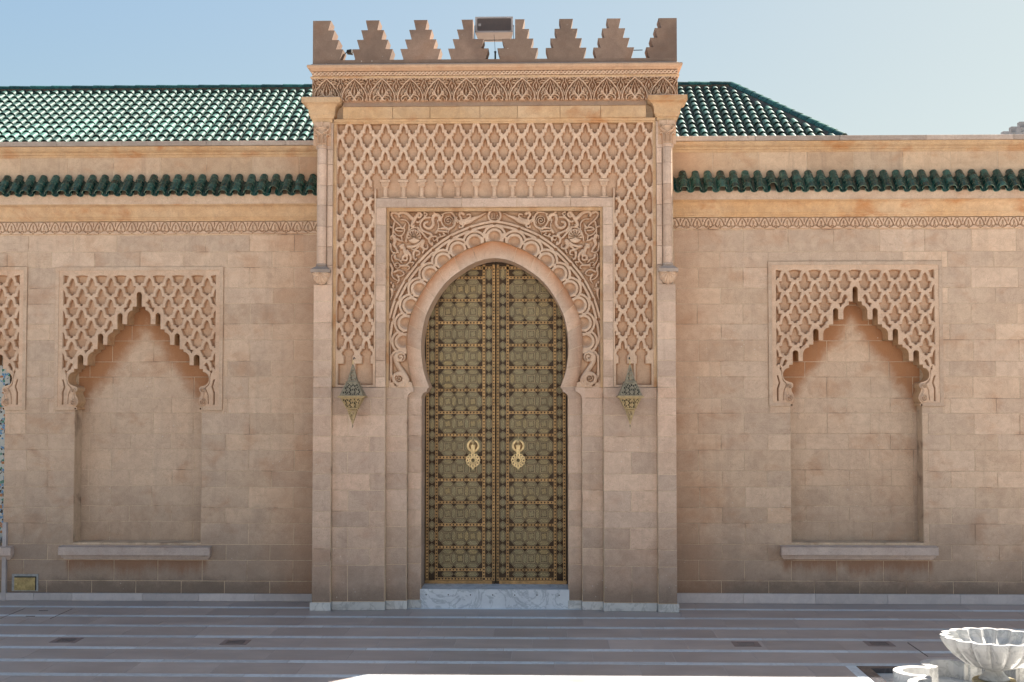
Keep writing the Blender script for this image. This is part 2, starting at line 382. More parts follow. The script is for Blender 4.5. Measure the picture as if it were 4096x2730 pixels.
class MB:
    """collects shapes; coordinates are world unless an origin is given"""
    def __init__(s, origin=(0, 0, 0)): s.v = []; s.f = []; s.mi = []; s.o = Vector(origin)
    def add(s, vs, fs, mi=0):
        b = len(s.v); s.v += [tuple(Vector(v) - s.o) for v in vs]; s.f += [tuple(i + b for i in f) for f in fs]; s.mi += [mi] * len(fs)
    def box(s, x0, x1, y0, y1, z0, z1, mi=0):
        vs = [(x, y, z) for z in (z0, z1) for y in (y0, y1) for x in (x0, x1)]
        s.add(vs, [(0, 2, 3, 1), (4, 5, 7, 6), (0, 1, 5, 4), (2, 6, 7, 3), (0, 4, 6, 2), (1, 3, 7, 5)], mi)
    def prism(s, outer, y0, y1, holes=(), mi=0, back=True):
        loops = [list(outer)] + [list(h) for h in holes]
        tri = tessellate_polygon([[Vector((x, z, 0)) for x, z in L] for L in loops])
        flat = [p for L in loops for p in L]; n = len(flat)
        vs = [(x, y0, z) for x, z in flat] + [(x, y1, z) for x, z in flat]
        fs = []
        for a, b, c in tri:
            A, B, Cc = flat[a], flat[b], flat[c]
            if (B[0] - A[0]) * (Cc[1] - A[1]) - (B[1] - A[1]) * (Cc[0] - A[0]) < 0: b, c = c, b
            fs.append((a, b, c))
            if back: fs.append((a + n, c + n, b + n))
        k = 0
        for li, L in enumerate(loops):
            m_ = len(L)
            area = sum(L[i][0] * L[(i + 1) % m_][1] - L[(i + 1) % m_][0] * L[i][1] for i in range(m_))
            for i in range(m_):
                a, b = k + i, k + (i + 1) % m_
                if (area > 0) == (li == 0): fs.append((a, a + n, b + n, b))
                else: fs.append((b, b + n, a + n, a))
            k += m_
        s.add(vs, fs, mi)
    def rings(s, rs, mi=0, cap=True):
        """rs: list of rings of equal length, each a list of points"""
        n = len(rs[0]); vs = [p for r in rs for p in r]; fs = []
        for j in range(len(rs) - 1):
            for i in range(n):
                a = j * n + i; b = j * n + (i + 1) % n
                fs.append((a, b, b + n, a + n))
        if cap: fs.append(tuple(range(n))[::-1]); fs.append(tuple((len(rs) - 1) * n + i for i in range(n)))
        s.add(vs, fs, mi)
    def rect_rings(s, x0, x1, yf, yb, prof, mi=0):
        s.rings([[(x0 - o, yf - o, z), (x1 + o, yf - o, z), (x1 + o, yb, z), (x0 - o, yb, z)] for o, z in prof], mi)
    def lathe(s, cx, cy, prof, n=16, mi=0, sx=1, sy=1, rot=0):
        s.rings([[(cx + sx * r * math.cos(2 * PI * i / n + rot), cy + sy * r * math.sin(2 * PI * i / n + rot), z) for i in range(n)] for r, z in prof], mi)
    def tube(s, pts, r, n=6, mi=0):
        pts = [Vector(p) for p in pts]; rs = []
        for i, p in enumerate(pts):
            d = (pts[min(i + 1, len(pts) - 1)] - pts[max(i - 1, 0)]).normalized()
            up = Vector((0, 0, 1)) if abs(d.z) < 0.9 else Vector((1, 0, 0))
            a = d.cross(up).normalized(); b = d.cross(a)
            rs.append([p + a * r * math.cos(2 * PI * k / n) + b * r * math.sin(2 * PI * k / n) for k in range(n)])
        s.rings(rs, mi)
    def mesh(s, name):
        me = bpy.data.meshes.new(name); me.from_pydata(s.v, [], s.f)
        me.polygons.foreach_set('material_index', s.mi)
        bm = bmesh.new(); bm.from_mesh(me); bmesh.ops.recalc_face_normals(bm, faces=bm.faces); bm.to_mesh(me); bm.free()
        return me
    def build(s, name, mat, parent=None, smooth=False):
        off = s.o
        par = Vector(parent.location) if parent else Vector((0, 0, 0))
        return link(name, s.mesh(name), mat, parent, off - par, smooth)


def rect(x0, x1, z0, z1): return [(x0, z0), (x1, z0), (x1, z1), (x0, z1)]


BLK = {}


def block_mesh(w, h, d, c=0.004):
    key = (round(w, 3), round(h, 3), round(d, 3), c)
    if key not in BLK:
        w2, h2 = key[0] / 2, key[1] / 2
        vs = [(-w2 + c, 0, -h2 + c), (w2 - c, 0, -h2 + c), (w2 - c, 0, h2 - c), (-w2 + c, 0, h2 - c),
              (-w2, c, -h2), (w2, c, -h2), (w2, c, h2), (-w2, c, h2),
              (-w2, d, -h2), (w2, d, -h2), (w2, d, h2), (-w2, d, h2)]
        fs = [(0, 1, 2, 3)]
        for i in range(4):
            j = (i + 1) % 4
            fs.append((i, 4 + i, 4 + j, j)); fs.append((4 + i, 8 + i, 8 + j, 4 + j))
        me = bpy.data.meshes.new('block'); me.from_pydata(vs, [], fs)
        BLK[key] = me
    return BLK[key]


def put_block(name, x0, x1, z0, z1, Y, mat, parent, gap=0.003, d=0.04, jitter=0.0012):
    w, h = x1 - x0 - 2 * gap, z1 - z0 - 2 * gap
    if w < 0.02 or h < 0.02: return None
    me = block_mesh(w, h, d)
    if not me.materials: me.materials.append(mat)
    elif me.materials[0] != mat:
        key = ('m', round(w, 3), round(h, 3), mat.name)
        if key not in BLK:
            me2 = me.copy(); me2.materials.clear(); me2.materials.append(mat); BLK[key] = me2
        me = BLK[key]
    o = bpy.data.objects.new(name, me); COL.objects.link(o); o.parent = parent
    p = Vector(parent.location) if parent else Vector((0, 0, 0))
    o.location = Vector(((x0 + x1) / 2, Y + random.uniform(-jitter, jitter), (z0 + z1) / 2)) - p
    return o


def courses(xa, xb, zs, j0, pitch, Y, mat, parent, excl=(), name='block', gap=0.0038):
    """zs: rising list of course lines; j0(i) joint offset for the course"""
    for i in range(len(zs) - 1):
        z0, z1 = zs[i], zs[i + 1]
        cuts = {xa, xb}
        for (ex0, ex1, ez0, ez1) in excl:
            if ez0 < z1 - 0.01 and ez1 > z0 + 0.01:
                for e in (ex0, ex1):
                    if xa < e < xb: cuts.add(e)
        off = j0(i)
        k = math.floor((xa - off) / pitch)
        js = []
        while off + k * pitch < xb:
            e = off + k * pitch + random.uniform(-0.012, 0.012)
            if e > xa + 0.06 and e < xb - 0.06 and all(abs(e - c) > 0.07 for c in cuts): js.append(e)
            k += 1
        allx = sorted(cuts | set(js))
        for a, b in zip(allx[:-1], allx[1:]):
            zz0, zz1 = z0, z1; xm = (a + b) / 2; skip = False
            for (ex0, ex1, ez0, ez1) in excl:
                if ex0 < xm < ex1 and ez0 < z1 - 0.01 and ez1 > z0 + 0.01:
                    if ez0 <= zz0 + 0.01 and ez1 >= zz1 - 0.01: skip = True
                    elif ez0 <= zz0: zz0 = ez1
                    else: zz1 = ez0
            if not skip and zz1 - zz0 > 0.03: put_block(name, a, b, zz0, zz1, Y, mat, parent, gap, 0.04, 0.0018)


# ---- carved relief: a height field over a panel


def sstep(x): x = np.clip(x, 0, 1); return x * x * (3 - 2 * x)


def inside_poly(X, Z, poly):
    c = np.zeros(X.shape, bool); n = len(poly)
    for i in range(n):
        x0, z0 = poly[i]; x1, z1 = poly[(i + 1) % n]
        if z0 == z1: continue
        cond = ((Z >= min(z0, z1)) & (Z < max(z0, z1)))
        c ^= cond & (X < x0 + (Z - z0) * (x1 - x0) / (z1 - z0))
    return c


def seg_dist(X, Z, pts, closed=False):
    D = np.full(X.shape, 1e9)
    P = list(pts) + ([pts[0]] if closed else [])
    for (x0, z0), (x1, z1) in zip(P[:-1], P[1:]):
        dx, dz = x1 - x0, z1 - z0; L = dx * dx + dz * dz + 1e-12
        t = np.clip(((X - x0) * dx + (Z - z0) * dz) / L, 0, 1)
        D = np.minimum(D, np.hypot(X - x0 - t * dx, Z - z0 - t * dz))
    return D


def smooth_pts(pts, n=5):
    """Catmull-Rom through the points"""
    P = [pts[0]] + list(pts) + [pts[-1]]; out = []
    for i in range(1, len(P) - 2):
        p0, p1, p2, p3 = [np.array(P[i + k], float) for k in (-1, 0, 1, 2)]
        for j in range(n):
            t = j / n
            out.append(tuple(0.5 * ((2 * p1) + (-p0 + p2) * t + (2 * p0 - 5 * p1 + 4 * p2 - p3) * t * t + (-p0 + 3 * p1 - 3 * p2 + p3) * t ** 3)))
    out.append(tuple(np.array(P[-2], float)))
    return out


def spiral(cx, cz, r0, r1, turns, a0=0.0, n=26):
    return [(cx + (r0 + (r1 - r0) * i / n) * math.cos(a0 + 2 * PI * turns * i / n), cz + (r0 + (r1 - r0) * i / n) * math.sin(a0 + 2 * PI * turns * i / n)) for i in range(n + 1)]


class Field:
    def __init__(s, x0, x1, z0, z1, res):
        s.nx = max(2, int(round((x1 - x0) / res)) + 1); s.nz = max(2, int(round((z1 - z0) / res)) + 1)
        s.xs = np.linspace(x0, x1, s.nx); s.zs = np.linspace(z0, z1, s.nz); s.res = res
        s.X, s.Z = np.meshgrid(s.xs, s.zs); s.h = np.zeros(s.X.shape)
    def win(s, pts, pad):
        a = np.array(pts); i0 = max(0, np.searchsorted(s.xs, a[:, 0].min() - pad) - 1); i1 = min(s.nx, np.searchsorted(s.xs, a[:, 0].max() + pad) + 1)
        j0 = max(0, np.searchsorted(s.zs, a[:, 1].min() - pad) - 1); j1 = min(s.nz, np.searchsorted(s.zs, a[:, 1].max() + pad) + 1)
        return slice(j0, j1), slice(i0, i1)
    def stroke(s, pts, w0, w1=None, amp=0.04, rnd=0.0, mode='max'):
        if w1 is None: w1 = w0
        n = len(pts) - 1
        for i in range(n):
            a, b = pts[i], pts[i + 1]
            wa = w0 + (w1 - w0) * i / n; wb = w0 + (w1 - w0) * (i + 1) / n; wm = max(wa, wb)
            W_ = s.win([a, b], wm / 2 + s.res * 2); X = s.X[W_]; Z = s.Z[W_]
            if X.size == 0: continue
            dx, dz = b[0] - a[0], b[1] - a[1]; L = dx * dx + dz * dz + 1e-12
            t = np.clip(((X - a[0]) * dx + (Z - a[1]) * dz) / L, 0, 1)
            d = np.hypot(X - a[0] - t * dx, Z - a[1] - t * dz); hw = (wa + (wb - wa) * t) / 2
            e = sstep((hw - d) / (s.res * 0.85) + 0.5)
            if mode == 'max':
                prof = 1 - rnd * np.clip(d / (hw + 1e-6), 0, 1) ** 2
                s.h[W_] = np.maximum(s.h[W_], amp * e * prof)
            else:
                s.h[W_] = np.minimum(s.h[W_], s.h[W_] * (1 - e) + amp * e)
    def disc(s, c, r, amp, mode='max', dome=0.0):
        W_ = s.win([c], r + 2 * s.res); X = s.X[W_]; Z = s.Z[W_]; d = np.hypot(X - c[0], Z - c[1])
        e = sstep((r - d) / (s.res * 0.85) + 0.5)
        if mode == 'max': s.h[W_] = np.maximum(s.h[W_], (amp + dome * np.sqrt(np.clip(1 - (d / r) ** 2, 0, 1))) * e)
        else: s.h[W_] = s.h[W_] * (1 - e) + amp * e
    def sub_poly(s, poly, amp=0.0):
        W_ = s.win(poly, 2 * s.res); X = s.X[W_]; Z = s.Z[W_]
        if X.size == 0: return
        ins = inside_poly(X, Z, poly); d = seg_dist(X, Z, poly, True); sd = np.where(ins, d, -d)
        e = sstep(sd / (s.res * 0.85) + 0.5); s.h[W_] = s.h[W_] * (1 - e) + amp * e
    def build(s, name, y, mat, parent, cut=None, mirror=False, patina=None):
        h = s.h; X = s.X
        V = np.stack([X.ravel(), (y - h).ravel(), s.Z.ravel()], 1).astype(np.float32)
        idx = np.arange(s.nx * s.nz).reshape(s.nz, s.nx)
        Q = np.stack([idx[:-1, :-1], idx[:-1, 1:], idx[1:, 1:], idx[1:, :-1]], -1).reshape(-1, 4)
        if cut is not None:
            xc = (s.xs[:-1] + s.xs[1:]) / 2; zc = (s.zs[:-1] + s.zs[1:]) / 2
            XC, ZC = np.meshgrid(xc, zc); Q = Q[~cut(XC, ZC).ravel()]
        if mirror:
            V[:, 0] *= -1; Q = Q[:, ::-1]
        used = np.unique(Q); rm = np.full(V.shape[0], -1); rm[used] = np.arange(len(used)); V = V[used]; Q = rm[Q]
        o = quad_mesh(name, V, Q, mat, parent)
        at = o.data.attributes.new('recess_unshaded', 'FLOAT', 'POINT'); hn = np.clip(s.h / max(np.percentile(s.h, 97), 1e-6), 0, 1)
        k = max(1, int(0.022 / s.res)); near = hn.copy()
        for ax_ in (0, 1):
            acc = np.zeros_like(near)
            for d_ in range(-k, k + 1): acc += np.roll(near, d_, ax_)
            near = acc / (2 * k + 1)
        sunk = np.clip((1 - hn * 1.6), 0, 1) * np.clip(0.20 + near * 1.9, 0, 1)  # patina plus painted shade in sunk areas, deepest beside the raised carving
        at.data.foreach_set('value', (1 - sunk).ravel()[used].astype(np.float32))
        return o


def quad_mesh(name, V, Q, mat, parent, smooth=True):
    me = bpy.data.meshes.new(name)
    p = Vector(parent.location) if parent else Vector((0, 0, 0))
    V = V - np.array(p, np.float32)
    me.vertices.add(len(V)); me.vertices.foreach_set('co', np.ascontiguousarray(V, np.float32).ravel())
    me.loops.add(len(Q) * 4); me.loops.foreach_set('vertex_index', np.ascontiguousarray(Q, np.int32).ravel())
    me.polygons.add(len(Q)); me.polygons.foreach_set('loop_start', np.arange(0, len(Q) * 4, 4, dtype=np.int32))
    me.polygons.foreach_set('loop_total', np.full(len(Q), 4, np.int32))
    me.update(); me.validate()
    if smooth: me.shade_smooth()
    me.materials.append(mat)
    o = bpy.data.objects.new(name, me); COL.objects.link(o)
    if parent: o.parent = parent
    return o


def strip_between(name, A, ya, B, yb, mat, parent, closed=False, smooth=False):
    """a surface joining polyline A at depth ya with polyline B at depth yb"""
    n = len(A); V = np.array([(x, ya, z) for x, z in A] + [(x, yb, z) for x, z in B], np.float32)
    m_ = n if closed else n - 1
    Q = np.array([(i, (i + 1) % n, n + (i + 1) % n, n + i) for i in range(m_)])
    return quad_mesh(name, V, Q, mat, parent, smooth)


def resample(pts, n):
    P = np.array(pts, float); d = np.r_[0, np.cumsum(np.hypot(*np.diff(P, axis=0).T))]
    t = np.linspace(0, d[-1], n)
    return list(zip(np.interp(t, d, P[:, 0]), np.interp(t, d, P[:, 1])))


# ================================================================== GROUND
def kindS(o, k='structure'): o['kind'] = k; return o


FX0, FX1, FY0, FY1 = 3.93, 6.37, -5.87, -3.42      # fountain square
gmb = MB()
Z0 = -0.005
GX, GY = 400, 400
for (a, b, c, d) in ((-GX, FX0, -GY, GY), (FX1, GX, -GY, GY), (FX0, FX1, -GY, FY0), (FX0, FX1, FY1, GY)):
    gmb.add([(a, c, Z0), (b, c, Z0), (b, d, Z0), (a, d, Z0)], [(0, 1, 2, 3)])
ground = kindS(gmb.build('ground', MAT['ground']))
pave = kindS(bpy.data.objects.new('pavement', None)); COL.objects.link(pave)
SY = [0.25 - 0.72 * k for k in range(0, 10)]
SW = 0.14
manholes = []
mh1 = [G(*p) for p in ((6, 2474), (199, 2477), (288, 2436), (100, 2433))]
mh2x0, mh2y1 = G(3627, 2570); mh2y0 = G(3710, 2627)[1]
holes_rect = [(min(mh1[0][0], mh1[3][0]), max(mh1[1][0], mh1[2][0]), (mh1[0][1] + mh1[1][1]) / 2, (mh1[2][1] + mh1[3][1]) / 2, 'left'),
              (mh2x0, mh2x0 + 1.0, mh2y0, mh2y1, 'right')]


def sub_rect(r, h):
    """rectangle minus rectangle -> list of rectangles"""
    x0, x1, y0, y1 = r; a, b, c, d = h[:4]
    if b <= x0 or a >= x1 or d <= y0 or c >= y1: return [r]
    out = []
    if a > x0: out.append((x0, a, y0, y1))
    if b < x1: out.append((b, x1, y0, y1))
    xa, xb = max(a, x0), min(b, x1)
    if c > y0: out.append((xa, xb, y0, c))
    if d < y1: out.append((xa, xb, d, y1))
    return out


def flat_slab(name, x0, x1, y0, y1, ztop, mat, parent, g=0.0028, th=0.03):
    if x1 - x0 < 0.01 or y1 - y0 < 0.01: return
    w, h = round(x1 - x0 - 2 * g, 3), round(y1 - y0 - 2 * g, 3); key = ('s', w, h, mat.name)
    if key not in BLK:
        mb = MB(); c = 0.002
        mb.add([(-w / 2 + c, -h / 2 + c, 0), (w / 2 - c, -h / 2 + c, 0), (w / 2 - c, h / 2 - c, 0), (-w / 2 + c, h / 2 - c, 0),
                (-w / 2, -h / 2, -c), (w / 2, -h / 2, -c), (w / 2, h / 2, -c), (-w / 2, h / 2, -c),
                (-w / 2, -h / 2, -th), (w / 2, -h / 2, -th), (w / 2, h / 2, -th), (-w / 2, h / 2, -th)],
               [(0, 1, 2, 3)] + [(i, 4 + i, 4 + (i + 1) % 4, (i + 1) % 4) for i in range(4)] + [(4 + i, 8 + i, 8 + (i + 1) % 4, 4 + (i + 1) % 4) for i in range(4)])
        me = mb.mesh(name); me.materials.append(mat); BLK[key] = me
    o = bpy.data.objects.new(name, BLK[key]); COL.objects.link(o); o.parent = parent
    p = Vector(parent.location) if parent else Vector((0, 0, 0))
    o.location = Vector(((x0 + x1) / 2, (y0 + y1) / 2, ztop + random.uniform(-0.0006, 0.0006))) - p
    return o


fount = (FX0, FX1, FY0, FY1)
gb = MB()
for (a, b, c, d) in ((-9.2, FX0, -6.9, 0.79), (FX1, 9.2, -6.9, 0.79), (FX0, FX1, FY1, 0.79), (FX0, FX1, -6.9, FY0)):
    for q in [x_ for h_ in [holes_rect[0]] for x_ in sub_rect((a, b, c, d), h_)]:
        for q2 in sub_rect(q, holes_rect[1]): gb.add([(q2[0], q2[2], -0.0032), (q2[1], q2[2], -0.0032), (q2[1], q2[3], -0.0032), (q2[0], q2[3], -0.0032)], [(0, 1, 2, 3)])
gb.build('grout_bed', simple('pale_grout', (0.50, 0.45, 0.42), 0.9), pave)
XW = 9.2
n_row = 0
for k in range(len(SY)):
    y1 = SY[k] - SW / 2; y0 = y1 - (0.72 - SW)
    # strip pieces
    xx = -XW + random.uniform(0, 1)
    xs = [-XW]
    while xx < XW: xs.append(xx); xx += 1.35 + random.uniform(-0.2, 0.25)
    xs.append(XW)
    for a, b in zip(xs[:-1], xs[1:]):
        for r in [q2 for q1 in sub_rect((a, b, SY[k] - SW / 2, SY[k] + SW / 2), fount) for q0 in sub_rect(q1, holes_rect[0]) for q2 in sub_rect(q0, holes_rect[1])]:
            flat_slab('marble_strip', *r, 0.0, MAT['strip'], pave)
    # slabs
    off = 0.35 * (k % 2) + 0.13 * k
    xx = -XW + off
    xs = [-XW]
    while xx < XW: xs.append(xx); xx += 0.90
    xs.append(XW)
    for a, b in zip(xs[:-1], xs[1:]):
        rs = [(a, b, y0, y1)]
        for h in [fount] + holes_rect:
            rs = [q for r in rs for q in sub_rect(r, h)]
        for r in rs: flat_slab('paving_stone', *r, 0.0, MAT['slab'], pave)
# back strip of slabs between first strip and the wall
for i in range(20):
    a = -XW + i * 0.92; flat_slab('paving_stone', a, min(a + 0.92, XW), SY[0] + SW / 2, 0.80, 0.0, MAT['slab'], pave)
for (a, b, c, d, side) in holes_rect:
    t = empty('manhole_cover', ((a + b) / 2, (c + d) / 2, 0), 'square paved access cover outlined by a dark joint ' + ('near the brass hatch' if side == 'left' else 'behind the marble bowl'), 'access cover', 'paved access covers')
    ys_ = [c + 0.014]
    for sy_ in SY[::-1]:
        for e_ in (sy_ - SW / 2, sy_ + SW / 2):
            if c + 0.03 < e_ < d - 0.03: ys_.append(e_)
    ys_.append(d - 0.014)
    for y_a, y_b in zip(ys_[:-1], ys_[1:]):
        strip_ = any(abs((y_a + y_b) / 2 - sy_) < SW / 2 for sy_ in SY)
        flat_slab('cover_stone', a + 0.014, b - 0.014, y_a, y_b, -0.001, MAT['strip'] if strip_ else MAT['slab'], t)
    fr = MB((t.location)); fr.box(a, b, c, d, -0.03, -0.0035); fr.build('recess', MAT['iron'], t)
    for q in (-1, 1):
        hb = MB(t.location); x_ = (a + b) / 2; y_ = (c + d) / 2 + q * (d - c) * 0.27
        hb.box(x_ - 0.06, x_ + 0.06, y_ - 0.012, y_ + 0.012, -0.004, 0.0015); hb.build('handle', MAT['iron'], t)

DR = [((205, 2573), (291, 2573), (328, 2551), (243, 2551), 'in the paving below the left niche sill'),
      ((884, 2581), (974, 2581), (994, 2560), (914, 2560), 'in the paving left of the gateway foot'),
      ((2952, 2589), (3034, 2589), (3017, 2567), (2937, 2567), 'in the paving below the right niche sill'),
      ((3490, 2587), (3577, 2587), (3541, 2566), (3461, 2566), 'in the paving between niche and fountain bowl')]
for pts in DR:
    w = [G(*p) for p in pts[:4]]
    cx = sum(p[0] for p in w) / 4; cy = sum(p[1] for p in w) / 4
    t = empty('drain_cover', (cx, cy, 0), 'small square drain ' + pts[4], 'drain', 'drains set in the paving')
    mb = MB(t.location); a = 0.155; b_ = 0.10
    for (x0, x1, y0, y1) in ((-a, a, -a, -b_), (-a, a, b_, a), (-a, -b_, -b_, b_), (b_, a, -b_, b_)):
        mb.box(cx + x0, cx + x1, cy + y0, cy + y1, -0.01, 0.004)
    mb.build('frame', simple('drain_frame_stone', (0.22, 0.165, 0.15), 0.6), t)
    mb = MB(t.location)
    mb.box(cx - b_, cx + b_, cy - b_, cy + b_, -0.01, -0.0025)
    for i in range(9):
        x = cx - b_ + 0.022 * (i + 0.6); mb.box(x - 0.005, x + 0.005, cy - b_, cy + b_, -0.003, 0.0025)
    mb.build('grate', MAT['grate'], t)

# ================================================================== SIDE WALLS
YW = 0.80                # wall face
ROWS_PX = [2376, 2325, 2242, 2179, 2095, 2032, 1950, 1885, 1802, 1738, 1654, 1594, 1508, 1446, 1361, 1297, 1216, 1153, 1071, 1008]


def niche_outline(ax, sx, s, z0):
    """lobed arch: right half traced, mirrored. ax axis x, sx horizontal and s vertical metres per unit, z0 height of the top slot"""
    def slot(c, w, top, bl, br):
        pts = [(c - w, bl)]
        for i in range(9):
            a = PI - PI * i / 8
            pts.append((c + w * math.cos(a), top + w - w * math.sin(a)))
        pts.append((c + w, br)); return pts
    def lobe(x0, y0, x1, y1, k=1.0):
        return [(x0 + (x1 - x0) * math.sin(PI / 2 * i / 6), y0 + (y1 - y0) * (1 - math.cos(PI / 2 * i / 6)) * k) for i in range(7)]
    h = [(23 * math.sin(PI / 2 * i / 4), 23 - 23 * math.cos(PI / 2 * i / 4)) for i in range(5)] + [(23, 132), (57, 132), (57, 165)]
    h += lobe(57, 165, 105, 225) + [(105, 290)]
    h += slot(170, 23, 190, 290, 335) + [(230, 335), (230, 362)] + lobe(230, 362, 280, 420) + [(280, 474)]
    h += slot(343, 24, 372, 474, 512) + [(402, 512), (402, 537)] + lobe(402, 537, 457, 600) + [(457, 657)]
    h += slot(520, 26, 562, 657, 690) + [(577, 690), (577, 717)]
    h += [(577 + 54 * math.sin(a), 779 - 62 * math.cos(a)) for a in [PI * i / 10 for i in range(1, 9)]] + [(580, 842)]
    h += [(556, 848), (543, 862), (545, 886), (560, 900), (556, 925), (540, 955), (534, 985), (545, 1012), (560, 1026), (545, 1036), (545, 1056), (567, 1056)]
    R = [(ax + x * sx, z0 - y * s) for x, y in h]
    return R


def cell_rel(kind):
    if kind == 'niche':   # unit: pitch 605
        half = [(0, 262), (32, 295), (58, 340), (82, 400), (92, 460), (95, 515), (190, 532), (165, 575), (145, 640), (125, 735), (48, 737), (48, 780), (22, 798), (0, 805)]
    else:                 # portal lattice, unit 4.9 per px
        half = [(0, 360), (20, 385), (34, 420), (42, 465), (43, 515), (88, 517), (88, 566), (120, 585), (104, 630), (92, 670), (85, 710), (43, 712), (43, 768), (20, 785), (0, 800)]
    return half


def carve_cells(f, half, unit, colx, topz_fn, kinds):
    for cx_, tz in kinds:
        poly = [(cx_ + x * unit, tz - (y - half[0][1]) * unit) for x, y in half] + [(cx_ - x * unit, tz - (y - half[0][1]) * unit) for x, y in half[-2:0:-1]]
        f.sub_poly(poly, 0.0)


def build_niche(wall, axpx, toppx, sxf, tag_label, backmat, joint_off, rows_z, axpx_low=None):
    """lobed blind arch with carved panel. returns opening data"""
    U = 1 / 2.24
    ax = MX(axpx, 1300, YW)
    z_top = MZ(axpx, toppx, YW)
    m_per_px = (MX(axpx + 100, 1300, YW) - ax) / 100
    mz_per_px = abs(MZ(axpx, 1400, YW) - MZ(axpx, 1300, YW)) / 100
    sx = U * m_per_px * sxf; s = U * mz_per_px * (1.015 if sxf > 1.01 else 1.0)
    Rr = niche_outline(ax, sx, s, z_top)
    zb = MZ(axpx, 2172, YW)
    right = Rr + [(ax + 567 * sx, zb)]
    left = [(2 * ax - x, z) for x, z in right]
    opening = left[::-1] + right[1:]           # from bottom-left up and down to bottom-right
    px0, px1 = ax - 752 * sx, ax + 752 * sx     # panel
    pz1 = z_top + 222 * s; pz0 = z_top - 1056 * s
    ow = 567 * sx
    # carved panel
    fw = 0.075                                   # frame width
    f = Field(px0 + 0.03, px1 - 0.03, pz0 + 0.03, pz1 - 0.03, 0.0056)
    lx0, lx1, lz1 = ax - 682 * sx, ax + 690 * sx, z_top + 150 * s
    lx1 = 2 * ax - lx0
    D = seg_dist(f.X, f.Z, opening)
    ins = inside_poly(f.X, f.Z, opening)
    f.h[:] = 0.05
    un = 1 / 7.84 * m_per_px * sxf; half = cell_rel('niche'); P = 605 * un; PZ = 660 * un
    kinds = []
    ztopcell = z_top + (1168.75 - 1113.4) * mz_per_px
    for j in range(-1, 8):
        for i in range(-6, 7):
            kinds.append((ax + (i + 0.5) * P, ztopcell - j * PZ))
            kinds.append((ax + i * P, ztopcell - (j - 0.5) * PZ))
    hv = f.h.copy()
    carve_cells(f, half, un, None, None, kinds)
    band = sstep((0.052 - D) / 0.008 + 0.5)
    f.h = np.maximum(f.h, 0.05 * band)
    # plain lower legs with two sunk slots, outer margins stay full height
    for sg in (-1, 1):
        zz = z_top - 800 * s
        leg = (sg * (f.X - ax) > 560 * sx) & (f.Z < z_top - 735 * s)
        f.h[leg] = 0.05
        for (xa, za, xb, zb_) in ((676, 790, 660, 850), (660, 850, 676, 900), (676, 900, 676, 1010)):
            f.stroke([(ax + sg * xa * sx, z_top - za * s), (ax + sg * xb * sx, z_top - zb_ * s)], 0.016, amp=0.0, mode='min')
        f.stroke(smooth_pts([(ax + sg * x * sx, z_top - y * s) for x, y in ((655, 700), (640, 760), (628, 830), (600, 862), (622, 920), (628, 1000))]), 0.008, amp=0.025, mode='min')
    # outer margin of the field
    mar = (f.X < lx0) | (f.X > lx1) | (f.Z > lz1)
    f.h[mar] = 0.05
    # volutes
    for sg in (-1, 1):
        c1 = (ax + sg * 578 * sx, z_top - 884 * s); c2 = (ax + sg * 577 * sx, z_top - 985 * s)
        f.disc(c1, 0.040, 0.062, dome=0.012); f.disc(c2, 0.052, 0.062, dome=0.012)
        f.stroke([(c1[0] + sg * 0.01, c1[1] - 0.03), (c2[0] - sg * 0.01, c2[1] + 0.03)], 0.05, amp=0.064, rnd=0.3)
        f.stroke(spiral(*c1, 0.004, 0.028, 1.2, PI / 2), 0.008, amp=0.045, mode='min')
        f.stroke(spiral(*c2, 0.006, 0.040, 1.5, -PI / 2), 0.008, amp=0.045, mode='min')
    f.h *= 1.6
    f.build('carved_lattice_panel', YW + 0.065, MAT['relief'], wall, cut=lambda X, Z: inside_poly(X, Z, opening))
    # smooth lip and reveal along the arch
    N = len(opening)
    nrm = []
    for i in range(N):
        a = np.array(opening[max(i - 1, 0)]); b = np.array(opening[min(i + 1, N - 1)]); d = b - a; L = np.hypot(*d) + 1e-9
        nrm.append((-d[1] / L, d[0] / L))
    first = next(i for i, p in enumerate(opening) if p[1] >= pz0 - 0.001)
    rng = [i for i in range(N) if opening[i][1] >= pz0 - 0.002]
    A = [opening[i] for i in rng]; B = [(opening[i][0] + nrm[i][0] * 0.012, opening[i][1] + nrm[i][1] * 0.012) for i in rng]
    strip_between('arch_lip', A, YW - 0.017, B, YW - 0.0165, MAT['plain'], wall)
    strip_between('arch_reveal', A, YW - 0.017, A, YW + 0.30, MAT['ochre'], wall)
    # frame round the panel
    fr = MB(wall.location)
    zf = pz0
    o_ = [(px0, zf), (px0, pz1), (px1, pz1), (px1, zf), (ax + ow, zf), (ax + ow, zf + 0.05), (px1 - 0.05, zf + 0.05), (px1 - 0.05, pz1 - 0.05), (px0 + 0.05, pz1 - 0.05), (px0 + 0.05, zf + 0.05), (ax - ow, zf + 0.05), (ax - ow, zf)]
    fr.prism(o_, YW - 0.024, YW + 0.02)
    i2 = [(px0 + 0.051, zf + 0.051), (px0 + 0.051, pz1 - 0.051), (px1 - 0.051, pz1 - 0.051), (px1 - 0.051, zf + 0.051), (ax + ow, zf + 0.051), (ax + ow, zf + 0.075), (px1 - 0.075, zf + 0.075), (px1 - 0.075, pz1 - 0.075), (px0 + 0.075, pz1 - 0.075), (px0 + 0.075, zf + 0.075), (ax - ow, zf + 0.075), (ax - ow, zf + 0.051)]
    fr.prism(i2, YW - 0.012, YW + 0.02)
    fr.build('panel_frame', MAT['stone'], wall)
